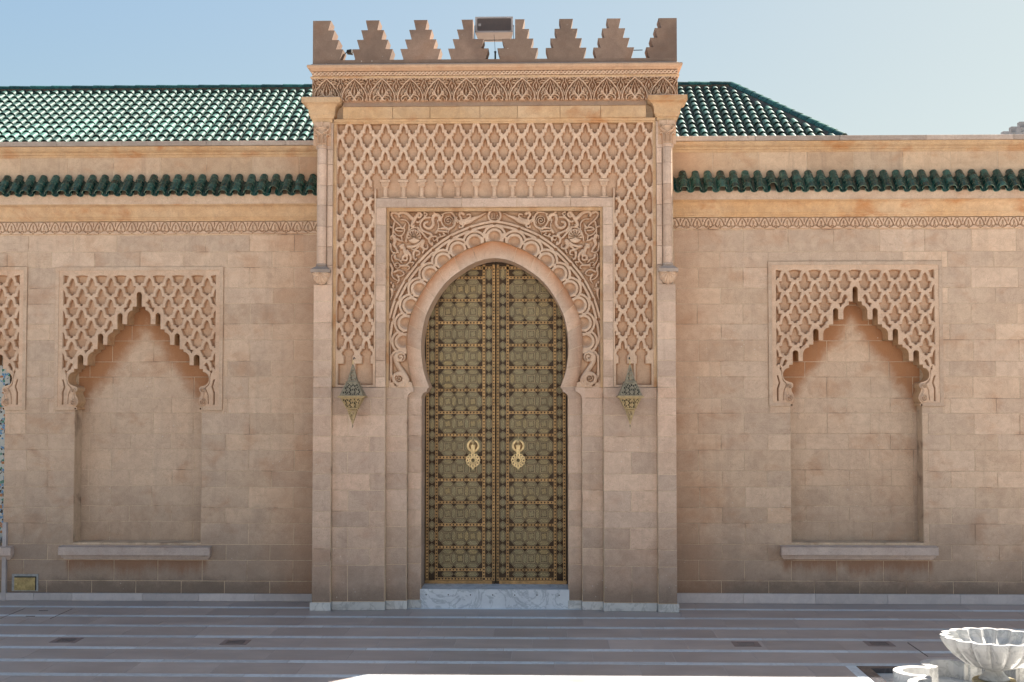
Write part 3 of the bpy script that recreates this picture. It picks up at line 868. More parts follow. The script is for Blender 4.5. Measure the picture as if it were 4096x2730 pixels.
    # recess back wall
    courses(ax - ow - 0.06, ax + ow + 0.06, rows_z, lambda i: joint_off + (0.32 if i % 2 else 0.0), 0.60, YW + 0.30, backmat(ax, z_top, s), wall,
            excl=[(-99, 99, z_top + 0.05, 99)], name='recess_block')
    # sill
    cxs = ax
    hw = ow + 0.165
    z1 = MZ(axpx, 2189, YW - 0.1); z2 = MZ(axpx, 2221, YW - 0.1); z3 = MZ(axpx, 2240, YW - 0.05)
    sl_ = MB(wall.location)
    sl_.box(cxs - hw, cxs + hw, YW - 0.13, YW + 0.31, z2, z1 - 0.002)
    sl_.add([(cxs - hw, YW - 0.13, z1), (cxs + hw, YW - 0.13, z1), (cxs + hw, YW + 0.31, z1 + 0.035), (cxs - hw, YW + 0.31, z1 + 0.035), (cxs - hw, YW + 0.31, z1 - 0.03), (cxs + hw, YW + 0.31, z1 - 0.03)],
            [(0, 1, 2, 3), (0, 3, 4), (1, 5, 2)])
    sl_.rect_rings(cxs - hw + 0.045, cxs + hw - 0.045, YW - 0.03, YW + 0.02, [(0.0, z3), (0.005, z3 + 0.022), (0.022, z3 + 0.024), (0.03, z3 + 0.045), (0.045, z2)])
    sl_.build('sill', MAT['sill'], wall)
    grown = [(opening[i][0] + nrm[i][0] * 0.004, opening[i][1] + nrm[i][1] * 0.004) for i in range(N)]
    grown[0] = (opening[0][0] - 0.004, opening[0][1]); grown[-1] = (opening[-1][0] + 0.004, opening[-1][1])
    return dict(ax=ax, panel=(px0, px1, pz0, pz1), opening=opening, grown=grown, ow=ow, zb=zb, zlow=pz0)


def eave_tile_mesh(cap, L, r0, r1, n=8, th=0.007):
    """half barrel tile; local y runs up the slope"""
    mb = MB(); sg = 1 if cap else -1
    def arc(r, y, lift=0): return [(r * math.cos(PI * i / n), y, sg * r * math.sin(PI * i / n) + lift) for i in range(n + 1)]
    fo, fi = arc(r0, 0), arc(r0 - th, 0); bo, bi = arc(r1, L), arc(r1 - th, L)
    vs = fo + fi + bo + bi; m_ = n + 1; fs = []; mi = []
    mb.add(vs, [(i, i + 1, 2 * m_ + i + 1, 2 * m_ + i) for i in range(n)] + [(m_ + i + 1, m_ + i, 3 * m_ + i, 3 * m_ + i + 1) for i in range(n)], 0)
    mb.add(vs, [(i + 1, i, m_ + i, m_ + i + 1) for i in range(n)], 1)
    me = mb.mesh('tile'); me.shade_smooth()
    me.materials.append(MAT['glazed']); me.materials.append(MAT['tile_edge'])
    return me


CAP = eave_tile_mesh(True, 0.125, 0.063, 0.054)
CHN = eave_tile_mesh(False, 0.40, 0.058, 0.050)


def build_wall(side, xa, xb, P):
    lab = P['label']
    wall = empty('courtyard_wall', ((xa + xb) / 2, YW, 0), lab, 'wall')
    X_REF = P['xref']
    z = lambda py, Y=YW: MZ(X_REF, py, Y)
    rows = [z(p) for p in ROWS_PX] + [z(P['frieze_b'])]
    holes = []; exc = []
    tall = 0
    nd = []
    for (axpx, toppx, sxf, joff) in P['niches']:
        def bm_(ax, zt, s):
            key = 'recess_%.2f' % ax
            MAT[key] = stone('recess_stone', CA, CB, CCc, grime=(0.9, 1.9, 0.35), var=0.35, patina=0.32, niche=(ax, zt - 0.47, 1.30))
            return MAT[key]
        d = build_niche(wall, axpx, toppx, sxf, '', bm_, joff, [z(p) for p in [2242, 2179, 2095, 2032, 1950, 1885, 1802, 1738, 1654, 1594, 1508, 1446, 1361, 1297, 1216, 1153]])
        nd.append(d)
        a, b, c, e = d['panel']
        exc += [(a, b, c, e), (d['ax'] - d['ow'], d['ax'] + d['ow'], d['zb'], c + 0.02)]
    # core: front layer with T shaped holes, middle layer with the lobed openings, solid back
    ztop = z(P['cop_b']) + 0.03
    outer = rect(xa, xb, 0.0, ztop)
    TH_ = []; LH = []
    for d in nd:
        a, b, c, e = d['panel']; l, r = d['ax'] - d['ow'], d['ax'] + d['ow']; zb = d['zb']
        q = 0.03
        TH_.append([(l, zb), (r, zb), (r, c + q), (b - q, c + q), (b - q, e - q), (a + q, e - q), (a + q, c + q), (l, c + q)])
        LH.append([(x, zz) for x, zz in d['grown']][::-1])
    core = MB(wall.location)
    core.prism(outer, YW + 0.0045, YW + 0.079, TH_)
    core.prism(rect(xa, xb, 0, ztop), YW + 0.0795, YW + 0.303, LH)
    core.box(xa, xb, YW + 0.3045, YW + 0.9, 0, ztop)
    core.build('masonry_core', MAT['mortar'], wall)
    courses(xa, xb, rows, lambda i: P['j0'] + (0.32 if i % 2 else 0.0), 0.639, YW, MAT['stone'], wall, exc)
    # base course
    x = xa; zt = z(2376, YW - 0.04)
    while x < xb - 0.05:
        x2 = min(x + random.choice([0.55, 0.8, 1.0, 1.15]), xb)
        put_block('plinth_block', x, x2, 0.0, zt, YW - 0.045, MAT['plinth'], wall, 0.0012, 0.06); x = x2
    # upper wall course
    zu0 = z(P['lip_b']) - 0.0; zu1 = z(P['mould_b'])
    courses(xa, xb, [z(P['casc_t']) , zu1], lambda i: P['j1'], 0.67, YW, MAT['upper'], wall)
    # frieze
    fz0, fz1 = z(P['frieze_b'] - 2), z(P['frieze_t'])
    pitch = 0.1585
    f = Field(xa, xb, fz0, fz1, 0.0055); H = fz1 - fz0
    u = np.abs(((f.X - P['fph']) / pitch) % 1.0 - 0.5) * 2     # 0 at centre of motif, 1 between
    v = (f.Z - fz0) / H
    f.h[:] = 0.036
    def groove(d, w): f.h[:] = np.minimum(f.h, 0.036 - 0.036 * sstep((w - d) / 0.006 + 0.5))
    uu = u * pitch / 2
    arch = 0.93 * (1 - (uu / (0.46 * pitch)) ** 1.6)
    groove(np.where(v > 0.30, np.abs(uu - 0.44 * pitch * np.clip((0.95 - v) / 0.66, 0, 1) ** 0.62), 9), 0.0055)
    f.h[:] = np.minimum(f.h, np.where(np.hypot(uu / 0.011, (v - 0.55) / 0.17) < 1, 0.0, 0.04))
    f.h[:] = np.minimum(f.h, np.where(np.hypot((pitch / 2 - uu) / 0.008, (v - 0.75) / 0.17) < 1, 0.0, 0.04))
    groove(np.abs(np.hypot(uu - 0.030, f.Z - fz0 - 0.30 * H) - 0.019) + np.where(f.Z - fz0 > 0.34 * H, 1, 0), 0.005)
    groove(np.abs(np.hypot(uu - 0.052, f.Z - fz0 - 0.36 * H) - 0.010) + np.where(uu < 0.048, 1, 0), 0.004)
    groove(np.where(uu > 0.060, np.abs(v - 0.30) * H, 9), 0.004)
    groove(np.abs(v - 0.0) * H, 0.008); groove(np.abs(v - 1.0) * H, 0.006)
    f.h[:] = np.minimum(f.h, np.where(np.abs(v - 0.10) * H + uu * 0.6 < 0.012, 0.0, 0.04))
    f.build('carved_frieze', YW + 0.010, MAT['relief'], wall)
    # cornice under the eave tiles: fillets, cavetto, fascia
    c = MB(wall.location)
    zc = lambda p, Y=YW - 0.1: z(p, Y)
    z1 = z(P['frieze_t']) + 0.001; z2 = zc(P['cav_b']); z3 = zc(P['cav_t']); z4 = z(P['lip_b'], YW - 0.2) + 0.04
    prof = [(0.030, z1), (0.036, z1 + 0.022), (0.050, z1 + 0.026), (0.058, z2 - 0.006), (0.066, z2)]
    n = 8
    for i in range(n + 1):
        a = PI / 2 * i / n
        prof.append((0.072 + 0.085 * (1 - math.cos(a)), z2 + 0.004 + (z3 - z2 - 0.02) * math.sin(a)))
    prof += [(0.162, z3 - 0.014), (0.175, z3 - 0.008), (0.180, z3 + 0.002)]
    q = [[(x_, YW - o, zz) for o, zz in prof] + [(x_, YW + 0.02, z3 + 0.002), (x_, YW + 0.02, z1)] for x_ in (xa, xb)]
    c.rings(q); c.build('cornice', MAT['ochre'], wall)
    c = MB(wall.location)
    prof = [(0.172, z3 + 0.0025), (0.176, z4)]
    q = [[(x_, YW - o, zz) for o, zz in prof] + [(x_, YW + 0.02, z4 + 0.17), (x_, YW + 0.02, z3 + 0.0025)] for x_ in (xa, xb)]
    c.rings(q); c.build('tile_bed', MAT['stone'], wall)
    # eave tiles
    slope = math.radians(44)
    ztop_t = z(P['cap_t']); pit = 0.1765
    # front tip position
    zf = z(P['lip_b'], YW - 0.27) + 0.045; yf = YW - 0.275
    nx = int((xb - xa) / pit) + 1
    dirv = Vector((0, math.cos(slope), math.sin(slope)))
    base = Vector((0, yf, zf))
    i = 0; x = P['tile_x0']
    xs = []
    while x > xa + 0.03: x -= pit
    x += pit
    while x < xb - 0.03: xs.append(x); x += pit
    miss = P.get('broken', [])
    for x in xs:
        broken = any(abs(x - MX(bp, 770, YW - 0.2)) < pit * 0.5 for bp in miss)
        jx = random.uniform(-0.004, 0.004); jr = random.uniform(-0.03, 0.03)
        for k in range(4):
            if broken and k == 0: continue
            o = bpy.data.objects.new('cap_tile', CAP); COL.objects.link(o); o.parent = wall
            o.location = Vector((x + jx, 0, 0)) + base + dirv * (0.088 * k) + Vector((0, 0, 0.010)) + Vector((0, 0, random.uniform(-0.002, 0.002))) - Vector(wall.location)
            o.rotation_euler = (slope + math.radians(3), 0, jr + random.uniform(-0.02, 0.02))
        for xm in ([x - pit / 2] if x == xs[0] else []) + [x + pit / 2]:
            if not (xa + 0.03 < xm < xb - 0.03): continue
            o = bpy.data.objects.new('channel_tile', CHN); COL.objects.link(o); o.parent = wall
            o.location = Vector((xm + jx, 0, 0)) + base + Vector((0, 0, 0.012 + random.uniform(-0.003, 0.003))) - Vector(wall.location)
            o.rotation_euler = (slope, 0, random.uniform(-0.02, 0.02))
    # mortar collars behind the caps
    c = MB(wall.location)
    for x in xs:
        c.lathe(x, YW, [(0.0, ztop_t - 0.03), (0.060, ztop_t - 0.03), (0.056, ztop_t - 0.012), (0.038, ztop_t + 0.014), (0.0, ztop_t + 0.02)], 10, sy=0.5)
    c.build('mortar_collar', MAT['upper'], wall)['kind'] = 'stuff'
    # coping
    c = MB(wall.location)
    zt, zb_ = z(P['cop_t'], YW - 0.14), z(P['cop_b'], YW - 0.14)
    x = xa
    while x < xb - 0.1:
        x2 = min(x + random.uniform(0.9, 1.3), xb)
        put_block('coping_stone', x, x2, zb_, zt, YW - 0.15, MAT['coping'], wall, 0.0012, 0.30)
        x = x2
    c.box(xa, xb, YW - 0.13, YW + 0.9, zb_ + 0.002, zt - 0.003)
    c.build('coping_core', MAT['coping'], wall)
    c = MB(wall.location)
    zm = z(P['mould_b'], YW - 0.03)
    prof = [(0.012, zm - 0.035), (0.014, zm), (0.034, zm + 0.004), (0.036, zm + 0.028), (0.050, zm + 0.034), (0.085, zm + 0.052), (0.108, zm + 0.078), (0.112, zb_ - 0.008), (0.120, zb_ - 0.002)]
    q = [[(x_, YW - o, zz) for o, zz in prof] + [(x_, YW + 0.02, zb_ - 0.002), (x_, YW + 0.02, zm - 0.035)] for x_ in (xa, xb)]
    c.rings(q); c.build('coping_moulding', MAT['ochre'], wall)
    return wall, nd


XE = 2.462
wallL, ndL = build_wall('left', -9.6, -XE + 0.01, dict(
    label='left stretch of sandstone courtyard wall with lobed blind arches and green eave tiles', xref=900,
    niches=[(557, 1168.75, 1.0, -5.3), (-228, 1168.75, 1.0, -7.9)], j0=MX(903, 2100, YW), j1=MX(640, 650, YW),
    frieze_b=941, frieze_t=886, cav_b=868, cav_t=820, lip_b=789, casc_t=822, cap_t=712, mould_b=619, cop_b=583, cop_t=564,
    fph=MX(640, 900, YW), tile_x0=MX(657, 740, YW - 0.1), broken=[1075, 1110]))
wallR, ndR = build_wall('right', XE - 0.01, 9.6, dict(
    label='right stretch of sandstone courtyard wall with one lobed blind arch and green eave tiles', xref=3100,
    niches=[(3421, 1147, 1.038, 5.0)], j0=MX(2888, 2100, YW), j1=MX(2848, 650, YW),
    frieze_b=920, frieze_t=870, cav_b=850, cav_t=802, lip_b=774, casc_t=806, cap_t=692, mould_b=598, cop_b=563, cop_t=543.5,
    fph=MX(2855, 900, YW), tile_x0=MX(2733, 720, YW - 0.1), broken=[3073]))

# mosaic wall fountain in the far left blind arch (only its right edge is in the photo)
dF = ndL[1]
ax = dF['ax']; ow = dF['ow']
fo = empty('wall_fountain', (ax, YW + 0.2, 0), 'mosaic wall fountain inside the arch cut by the left edge', 'fountain')
mb = MB(fo.location); mb.box(ax - ow + 0.002, ax + ow - 0.002, YW + 0.16, YW + 0.297, 0.75, dF['zlow'] + 0.9)
mb.build('mosaic_panel', MAT['mosaic'], fo)
mb = MB(fo.location)
for sg in (-1, 1):
    x0 = ax + sg * (ow + 0.015); mb.box(min(x0, x0 + sg * 0.055), max(x0, x0 + sg * 0.055), YW - 0.06, YW + 0.02, 0.0, MZ(10, 2090, YW))
mb.build('marble_jamb', MAT['plinth'], fo)
mb = MB(fo.location)
mb.lathe(ax, YW - 0.05, [(0.15, 0.0), (0.16, 0.1), (0.10, 0.2), (0.12, 0.45), (0.52, 0.60), (ow - 0.02, 0.72), (ow - 0.02, 0.86), (ow - 0.10, 0.86), (0.4, 0.72), (0.0, 0.68)], 28, sy=0.6)
mb.build('basin', MAT['marble'], fo, smooth=False)
mb = MB(fo.location); mb.box(ax - ow + 0.002, ax + ow - 0.002, YW + 0.02, YW + 0.16, 0.0, 0.75); mb.build('base', MAT['plinth'], fo)

# brass hatch at the foot of the left wall
hx0, hx1 = MX(58, 2340, YW), MX(141, 2340, YW); hz0, hz1 = MZ(100, 2362, YW), MZ(100, 2311, YW)
t = empty('access_hatch', ((hx0 + hx1) / 2, YW, hz0), 'dull brass hatch plate set in grey cement low in the left wall', 'hatch')
mb = MB(t.location)
mb.prism(rect(hx0 - 0.035, hx1 + 0.045, hz0 - 0.012, hz1 + 0.05), YW - 0.010, YW + 0.03, [rect(hx0 - 0.002, hx1 + 0.018, hz0 - 0.002, hz1 + 0.018)]); mb.build('cement_surround', MAT['cement'], t)
mb = MB(t.location); mb.box(hx0 - 0.001, hx1 + 0.017, YW - 0.006, YW + 0.02, hz0 - 0.001, hz1 + 0.017); mb.build('recess', MAT['iron'], t)
mb = MB(t.location); mb.rect_rings(hx0, hx1, YW - 0.012, YW + 0.01, [(0, hz0), (0.0, hz1)]); mb.build('plate', MAT['hatch'], t)
mb = MB(t.location); mb.rings([[(hx0 + 0.03 + 0.009 * math.cos(a), y_, (hz0 + hz1) / 2 + 0.009 * math.sin(a)) for a in [PI * i / 4 for i in range(8)]] for y_ in (YW - 0.018, YW - 0.010)]); mb.build('lock', MAT['bright_brass'], t)

# ================================================================== GATEWAY
gate = empty('gateway', (0, 0.5, 0), 'tall carved sandstone gateway with stepped merlons and a horseshoe arch', 'gateway')
GO = gate.location
YF, YJ2, YJ3, YD = 0.07, 0.17, 0.27, 0.78
LD = 0.085                  # depth of the lattice carving
xo = lambda px, py, Y: abs(MX(px, py, Y))        # distance from the axis of a point measured on the left half
X_P0 = XE                                         # pilaster outer edge
X_P1 = xo(1323, 2000, 0)
X_J1 = xo(1539, 2000, YF)
X_J2 = xo(1627, 2000, YJ2)
X_J3 = xo(1684, 2000, YJ3)
zg = lambda py, Y=YF: MZ(1976, py, Y)
Z_SP = zg(1550, YJ2)       # springing of the relief panel
Z_TOP = zg(236, 0)         # top of parapet base
GR = [2410, 2264, 2197, 2112, 2047, 1963, 1897, 1809, 1747, 1662, 1593, 1550]
GU = [1509, 1443, 1358, 1290, 1205, 1140]
sym = lambda a, b: ((-b, -a), (a, b))

# arch profiles (left half traced downwards from the apex)
inner_px = [(1976.8, 1033), (1958, 1034.5), (1937, 1038), (1903.5, 1049), (1867, 1067), (1830.8, 1091), (1804, 1111), (1777.5, 1137), (1753, 1169), (1734, 1200), (1718, 1230), (1703, 1265), (1694, 1300), (1688, 1338), (1684.5, 1380), (1685.5, 1425), (1693, 1481), (1703, 1514), (1716, 1549)]
outer_px = [(1976.8, 966.6), (1955, 969), (1932.5, 975), (1898.6, 989), (1857, 1006), (1811, 1033), (1780, 1057), (1751, 1084), (1714.5, 1128), (1685, 1174), (1664, 1215), (1648, 1250), (1636, 1292), (1630, 1335), (1627.5, 1375), (1629, 1424), (1635, 1469), (1646, 1515), (1654, 1550)]
inn = resample([M(*p, YJ3) for p in inner_px], 37); out = resample([M(*p, YJ3) for p in outer_px], 37)
dx_ = inn[0][0]
inn = [(min(x, 0) if i else 0.0, z) for i, (x, z) in enumerate(inn)]; out = [(x if i else 0.0, z) for i, (x, z) in enumerate(out)]
ZT = inn[-1][1]


def mir(L): return [(-x, z) for x, z in L]


# jamb head profile below the arch tips
zj = lambda p: zg(p, YJ3)
jamb_head = [inn[-1], (inn[-1][0] + 0.0, zj(1552)), (-xo(1709, 1560, YJ3), zj(1556)), (-xo(1706, 1567, YJ3), zj(1567))] + \
    [(-xo(1706, 1567, YJ3) - (X_J3 - xo(1706, 1567, YJ3)) * math.sin(PI / 2 * i / 6), zj(1569) - (zj(1569) - zj(1596)) * (1 - math.cos(PI / 2 * i / 6))) for i in range(7)]
L_edge = inn + jamb_head[1:] + [(-X_J3, 0.0)]
open_poly = L_edge[::-1] + mir(L_edge)[1:]       # from bottom left, up, over, down to bottom right
# core layer behind everything with the horseshoe opening
zc_top = zg(401, 0)
core = MB(GO)
core.prism([(-X_J2 - 0.1, 0.0)] + [open_poly[0]] + open_poly[1:-1] + [open_poly[-1]] + [(X_J2 + 0.1, 0.0), (X_J2 + 0.1, zc_top), (-X_J2 - 0.1, zc_top)], YJ3 + 0.006, YD - 0.02)
for a, b in sym(X_J2 + 0.1005, X_P0 - 0.004): core.box(a, b, 0.265, 1.5, 0, zc_top)
core.box(-X_J2 - 0.1, X_J2 + 0.1, YD + 0.12, 1.5, 0, zc_top)
for a, b in sym(X_J3 + 0.03, X_J2 + 0.1): core.box(a, b, YD - 0.0195, YD + 0.1195, 0, zc_top)
core.box(-X_J3 - 0.03, X_J3 + 0.03, YD - 0.0195, YD + 0.1195, zg(1000, YD), zc_top)
for a, b in sym(X_P1 - 0.0, X_P0 - 0.004): core.box(a, b, 0.0045, 0.2645, 0, zg(1139, 0))
for a, b in sym(X_P1, X_P0 - 0.03): core.box(a, b, 0.055, 0.2645, zg(1139, 0) + 0.0005, zc_top)
for a, b in sym(X_J1, X_P1 - 0.0005): core.box(a, b, YF + 0.0045, 0.2645, 0, zg(1552, YF))
for a, b in sym(X_J1, X_P1 - 0.0005): core.box(a, b, YF + 0.090, 0.2645, zg(1552, YF) + 0.0005, zc_top)
core.box(-X_J1 + 0.0005, X_J1 - 0.0005, YF + 0.090, 0.2645, zg(835, YF), zc_top)
for a, b in sym(X_J2, X_J1 - 0.0005): core.box(a, b, YJ2 + 0.0045, 0.2645, 0, Z_SP - 0.001)
core.build('masonry_core', MAT['mortar'], gate)

# stone blocks of the lower gateway
zr = [zg(p) for p in GR]
plz = zr[0]
for sg in (-1, 1):
    def cc(a, b, Y, rows, name='block', jo=0.2, pitch=0.64, mat=MAT['gate']):
        a, b = (a, b) if sg > 0 else (-b, -a)
        courses(a, b, rows, lambda i: sg * jo + (0.30 if i % 2 else 0.0), pitch, Y, mat, gate, name=name)
    cc(X_P1 + 0.001, X_P0, 0.0, zr, pitch=9, jo=50)
    cc(X_P1 + 0.001, X_P0, 0.0, [zr[-1]] + [zg(p, 0) for p in (1509, 1443, 1358, 1290, 1205, 1137)], pitch=9, jo=50)
    cc(X_J1 + 0.001, X_P1 - 0.001, YF, zr, jo=-1.85 if sg < 0 else 1.85)
    cc(X_J2 + 0.001, X_J1 - 0.001, YJ2, zr[:-1] + [Z_SP - 0.002], pitch=9, jo=50)
    cc(X_J3 + 0.001, X_J2 - 0.001, YJ3, zr[:-1], pitch=9, jo=50)
    for (a, b, Y, dd) in ((X_P1 - 0.008, X_P0 + 0.022, -0.022, 0.3), (X_J1 - 0.010, X_P1 - 0.009, YF - 0.022, 0.2), (X_J2 - 0.010, X_J1 - 0.011, YJ2 - 0.022, 0.2), (X_J3 - 0.010, X_J2 - 0.011, YJ3 - 0.022, 0.50)):
        a, b = (a, b) if sg > 0 else (-b, -a)
        put_block('plinth_block', a, b, 0.0, plz - 0.002, Y, MAT['marble'], gate, 0.0005, dd)
    # door reveal stones
    for i in range(len(zr) - 2):
        a = X_J3
        me = MB(GO)
        x0_, x1_ = (a - 0.004, a + 0.03) if sg > 0 else (-a - 0.03, -a + 0.004)
        me.box(x0_, x1_, YJ3 + 0.008, YD - 0.02, zr[i] + 0.003, zr[i + 1] - 0.003)
        me.build('reveal_block', MAT['gate'], gate)
    # impost under the relief panel, with its concave bracket
    me = MB(GO)
    xa_, xb_ = xo(1654, 1552, YJ2), X_J2
    pr = [(X_J2 + 0.04, zg(1596, YJ2)), (X_J2, zg(1596, YJ2))] + [(X_J2 - (X_J2 - xa_) * (1 - math.cos(PI / 2 * i / 6)), zg(1596, YJ2) + (zg(1568, YJ2) - zg(1596, YJ2)) * math.sin(PI / 2 * i / 6)) for i in range(1, 7)] + [(xa_, Z_SP - 0.003), (X_J2 + 0.04, Z_SP - 0.003)]
    me.prism([(sg * x, z) for x, z in pr], YJ2 - 0.001, YJ3 + 0.02)
    me.build('impost', MAT['gate'], gate)
    # upper pilaster: outer strip, inner strip and engaged column
    zt_ = zg(488, 0); zb_ = zg(1139, 0)
    zz = [zb_] + [zg(p, 0) for p in (1060, 985, 905, 820, 740, 655, 593)]
    c0 = xo(1287, 800, 0)
    for i in range(len(zz) - 1):
        for (a, b) in ((c0 + 0.075, X_P0 - 0.02), (X_P1 + 0.0, c0 - 0.07)):
            a, b = (a, b) if sg > 0 else (-b, -a)
            put_block('pilaster_block', a, b, zz[i], zz[i + 1], 0.02, MAT['gate'], gate, 0.002, 0.05)
    me = MB(GO); a, b = sorted((sg * X_P1, sg * (X_P0 - 0.02))); me.box(a, b, 0.021, 0.06, zz[-1] + 0.001, zt_); me.build('pilaster_head', MAT['gate'], gate)
    cx_ = sg * c0
    for i in range(len(zz) - 1):
        me = MB(GO); r = 0.062
        zlo = zz[i] if i else zg(1054, 0)
        if i == 0: zhi = zz[1] if zz[1] > zlo + 0.03 else None
        else: zhi = zz[i + 1]
        if i == 0: continue
        lo = zz[i] + 0.002 if i > 1 else zg(1054, 0)
        me.lathe(cx_, 0.012, [(r, lo), (r, zhi - 0.002)], 20); o = me.build('column_drum', MAT['gate'], gate)
    me = MB(GO); z_ = zg(580, 0)
    me.lathe(cx_, 0.012, [(0.062, zz[-1] + 0.002), (0.062, z_ - 0.02), (0.072, z_ - 0.016), (0.072, z_ - 0.004), (0.062, z_)], 20); me.build('column_neck', MAT['gate'], gate)
    # base of the column and shell corbel
    me = MB(GO); b1, b2, b3, b4 = zg(1054, 0), zg(1063, 0), zg(1078, 0), zg(1091, 0)
    me.lathe(cx_, 0.012, [(0.060, b1), (0.074, b1 - 0.008), (0.074, b2 + 0.004), (0.064, b2)], 20)
    me.rings([[(cx_ + a_ * h_, 0.012 + b_ * h_ * 0.85, zz_) for a_, b_ in ((-1, -1), (1, -1), (1, 1), (-1, 1))] for h_, zz_ in ((0.060, b2), (0.075, b2 - 0.015), (0.125, b3 + 0.002), (0.133, b3), (0.133, b4))])
    me.build('column_base', MAT['coping'], gate)
    nu, nr = 90, 14
    V = []; Q = []
    hh_ = b4 - zg(1139, 0)
    for j in range(nr + 1):
        for i in range(nu + 1):
            a = PI * i / nu; r = j / nr
            fl = abs(math.sin(a * 6.5 + 0.4)) ** 0.5
            rr = r * (0.93 + 0.07 * fl)
            dep = math.sqrt(max(0, 1 - r * r)) * 0.115 * (0.84 + 0.16 * fl) + 0.004
            V.append((cx_ + 0.121 * rr * math.cos(a), 0.0 - dep, b4 - 0.001 - hh_ * rr * math.sin(a)))
    for j in range(nr):
        for i in range(nu):
            k = j * (nu + 1) + i; Q.append((k, k + 1, k + nu + 2, k + nu + 1))
    quad_mesh('shell_corbel', np.array(V, np.float32), np.array(Q), MAT['plain'], gate)
    # composite capital, carved front
    x0c, x1c = cx_ - 0.122, cx_ + 0.122; zc0, zc1 = zg(580, 0), zg(487, 0)
    f = Field(x0c, x1c, zc0, zc1, 0.0045)
    sc = 1 / 4.356 / 297.7
    def cp(x, y): return (cx_ + (x - 368) * sc * 1.0, zc1 - (y - 468) * sc)
    hw_ = 0.062 + 0.05 * sstep((f.Z - (zc1 - 240 * sc)) / (0.12))
    body = sstep((hw_ - np.abs(f.X - cx_)) / 0.006 + 0.5)
    f.h = body * 0.045 * np.sqrt(np.clip(1 - ((f.X - cx_) / (hw_ * 1.25)) ** 2, 0, 1)) + 0.004
    for q in (-1, 1):
        m_ = lambda L: [cp(368 + q * (x - 368), y) for x, y in L]
        f.stroke(spiral(*cp(368 + q * 110, 565), 0.003, 0.022, 1.6, 0), 0.009, amp=0.085, rnd=0.3)
        f.stroke(m_([(480, 600), (450, 640), (400, 660), (368, 690)]), 0.018, amp=0.080, rnd=0.3)
        f.stroke(m_([(330, 560), (400, 560)]), 0.016, amp=0.07)
        f.stroke(spiral(*cp(368 + q * 60, 625), 0.003, 0.014, 1.2, 1), 0.008, amp=0.085, rnd=0.3)
        f.stroke(m_([(500, 700), (460, 690), (440, 730), (440, 850)]), 0.014, amp=0.075, rnd=0.3)
        f.stroke(m_([(415, 850), (415, 720), (395, 690)]), 0.012, amp=0.075, rnd=0.3)
        f.stroke(m_([(385, 850), (385, 700)]), 0.012, amp=0.078, rnd=0.3)
        f.stroke(m_([(400, 700), (400, 830)]), 0.004, amp=0.03, mode='min')
    f.stroke([cp(368, 475), cp(368, 540)], 0.025, 0.014, amp=0.085)
    f.build('capital', 0.022, MAT['relief'], gate)
    # impost block above it: fillet, ledge, cavetto, slab
    me = MB(GO); a, b = cx_ - 0.135, cx_ + 0.135
    zs_ = [zg(p, 0) for p in (487, 473, 472, 462, 460, 412, 393)]
    pf = [(0.0, zs_[0]), (0.004, zs_[1]), (0.022, zs_[2]), (0.030, zs_[3] - 0.004), (0.034, zs_[3]), (0.040, zs_[4] + 0.002)]
    for i in range(9):
        t_ = i / 8; pf.append((0.042 + 0.085 * (1 - math.sqrt(max(0, 1 - t_ ** 2.4))), zs_[4] + 0.006 + (zs_[5] - zs_[4] - 0.012) * t_))
    pf += [(0.130, zs_[5]), (0.128, zs_[6])]
    me.rect_rings(a, b, 0.0, 0.30, [(o_, z_) for o_, z_ in pf])
    me.build('impost_block', MAT['ochre'], gate)
    me = MB(GO); me.rect_rings(a - 0.129, b + 0.129, -0.1305, 0.29, [(0, zs_[6] + 0.0008), (-0.004, zs_[6] + 0.006), (-0.02, zs_[6] + 0.008)]); me.build('impost_top', MAT['coping'], gate)

# ---- sebka lattice panel (one U shaped carved panel)
LX = xo(1346, 800, YF); LXI = xo(1500, 1000, YF)
LZT = zg(494); LZB = zg(1549)
PIT = 73.35 / 1000 * (MX(2976, 700, YF) - MX(1976, 700, YF)); HP = (zg(600) - zg(707.7)) if True else 0
un = PIT / 373.0; uz = HP / 528.0
half = cell_rel('portal')
zA0 = zg(499.4); ZCOL = zg(716); ZCB = zg(792)


def lattice_cut(sgn=1):
    pass


cells = []
zlowA = zA0 - 8 * HP
for i in range(-9, 10):
    for j in range(-1, 10):
        cells.append((i * PIT, zA0 - j * HP, j, 'A')); cells.append(((i + 0.5) * PIT, zA0 - (j + 0.5) * HP, j, 'B'))


def carve_poly(f, cx_, tz, amp=0.0, open_=False):
    H_ = half
    if open_:   # trefoil foot, open below
        k = 1 / 7.84 / 297.7 * 1.02
        H_ = [(0, 290), (30, 325), (48, 375), (54, 430), (56, 540), (130, 541), (130, 602), (160, 612), (185, 640), (190, 685), (172, 725), (130, 750), (130, 1400), (0, 1400)]
        poly = [(cx_ + x * k, tz - (y - 290) * k) for x, y in H_] + [(cx_ - x * k, tz - (y - 290) * k) for x, y in H_[-1:0:-1]]
    else:
        poly = [(cx_ + x * un, tz - (y - 360) * uz) for x, y in H_] + [(cx_ - x * un, tz - (y - 360) * uz) for x, y in H_[-2:0:-1]]
    f.sub_poly(poly, amp)


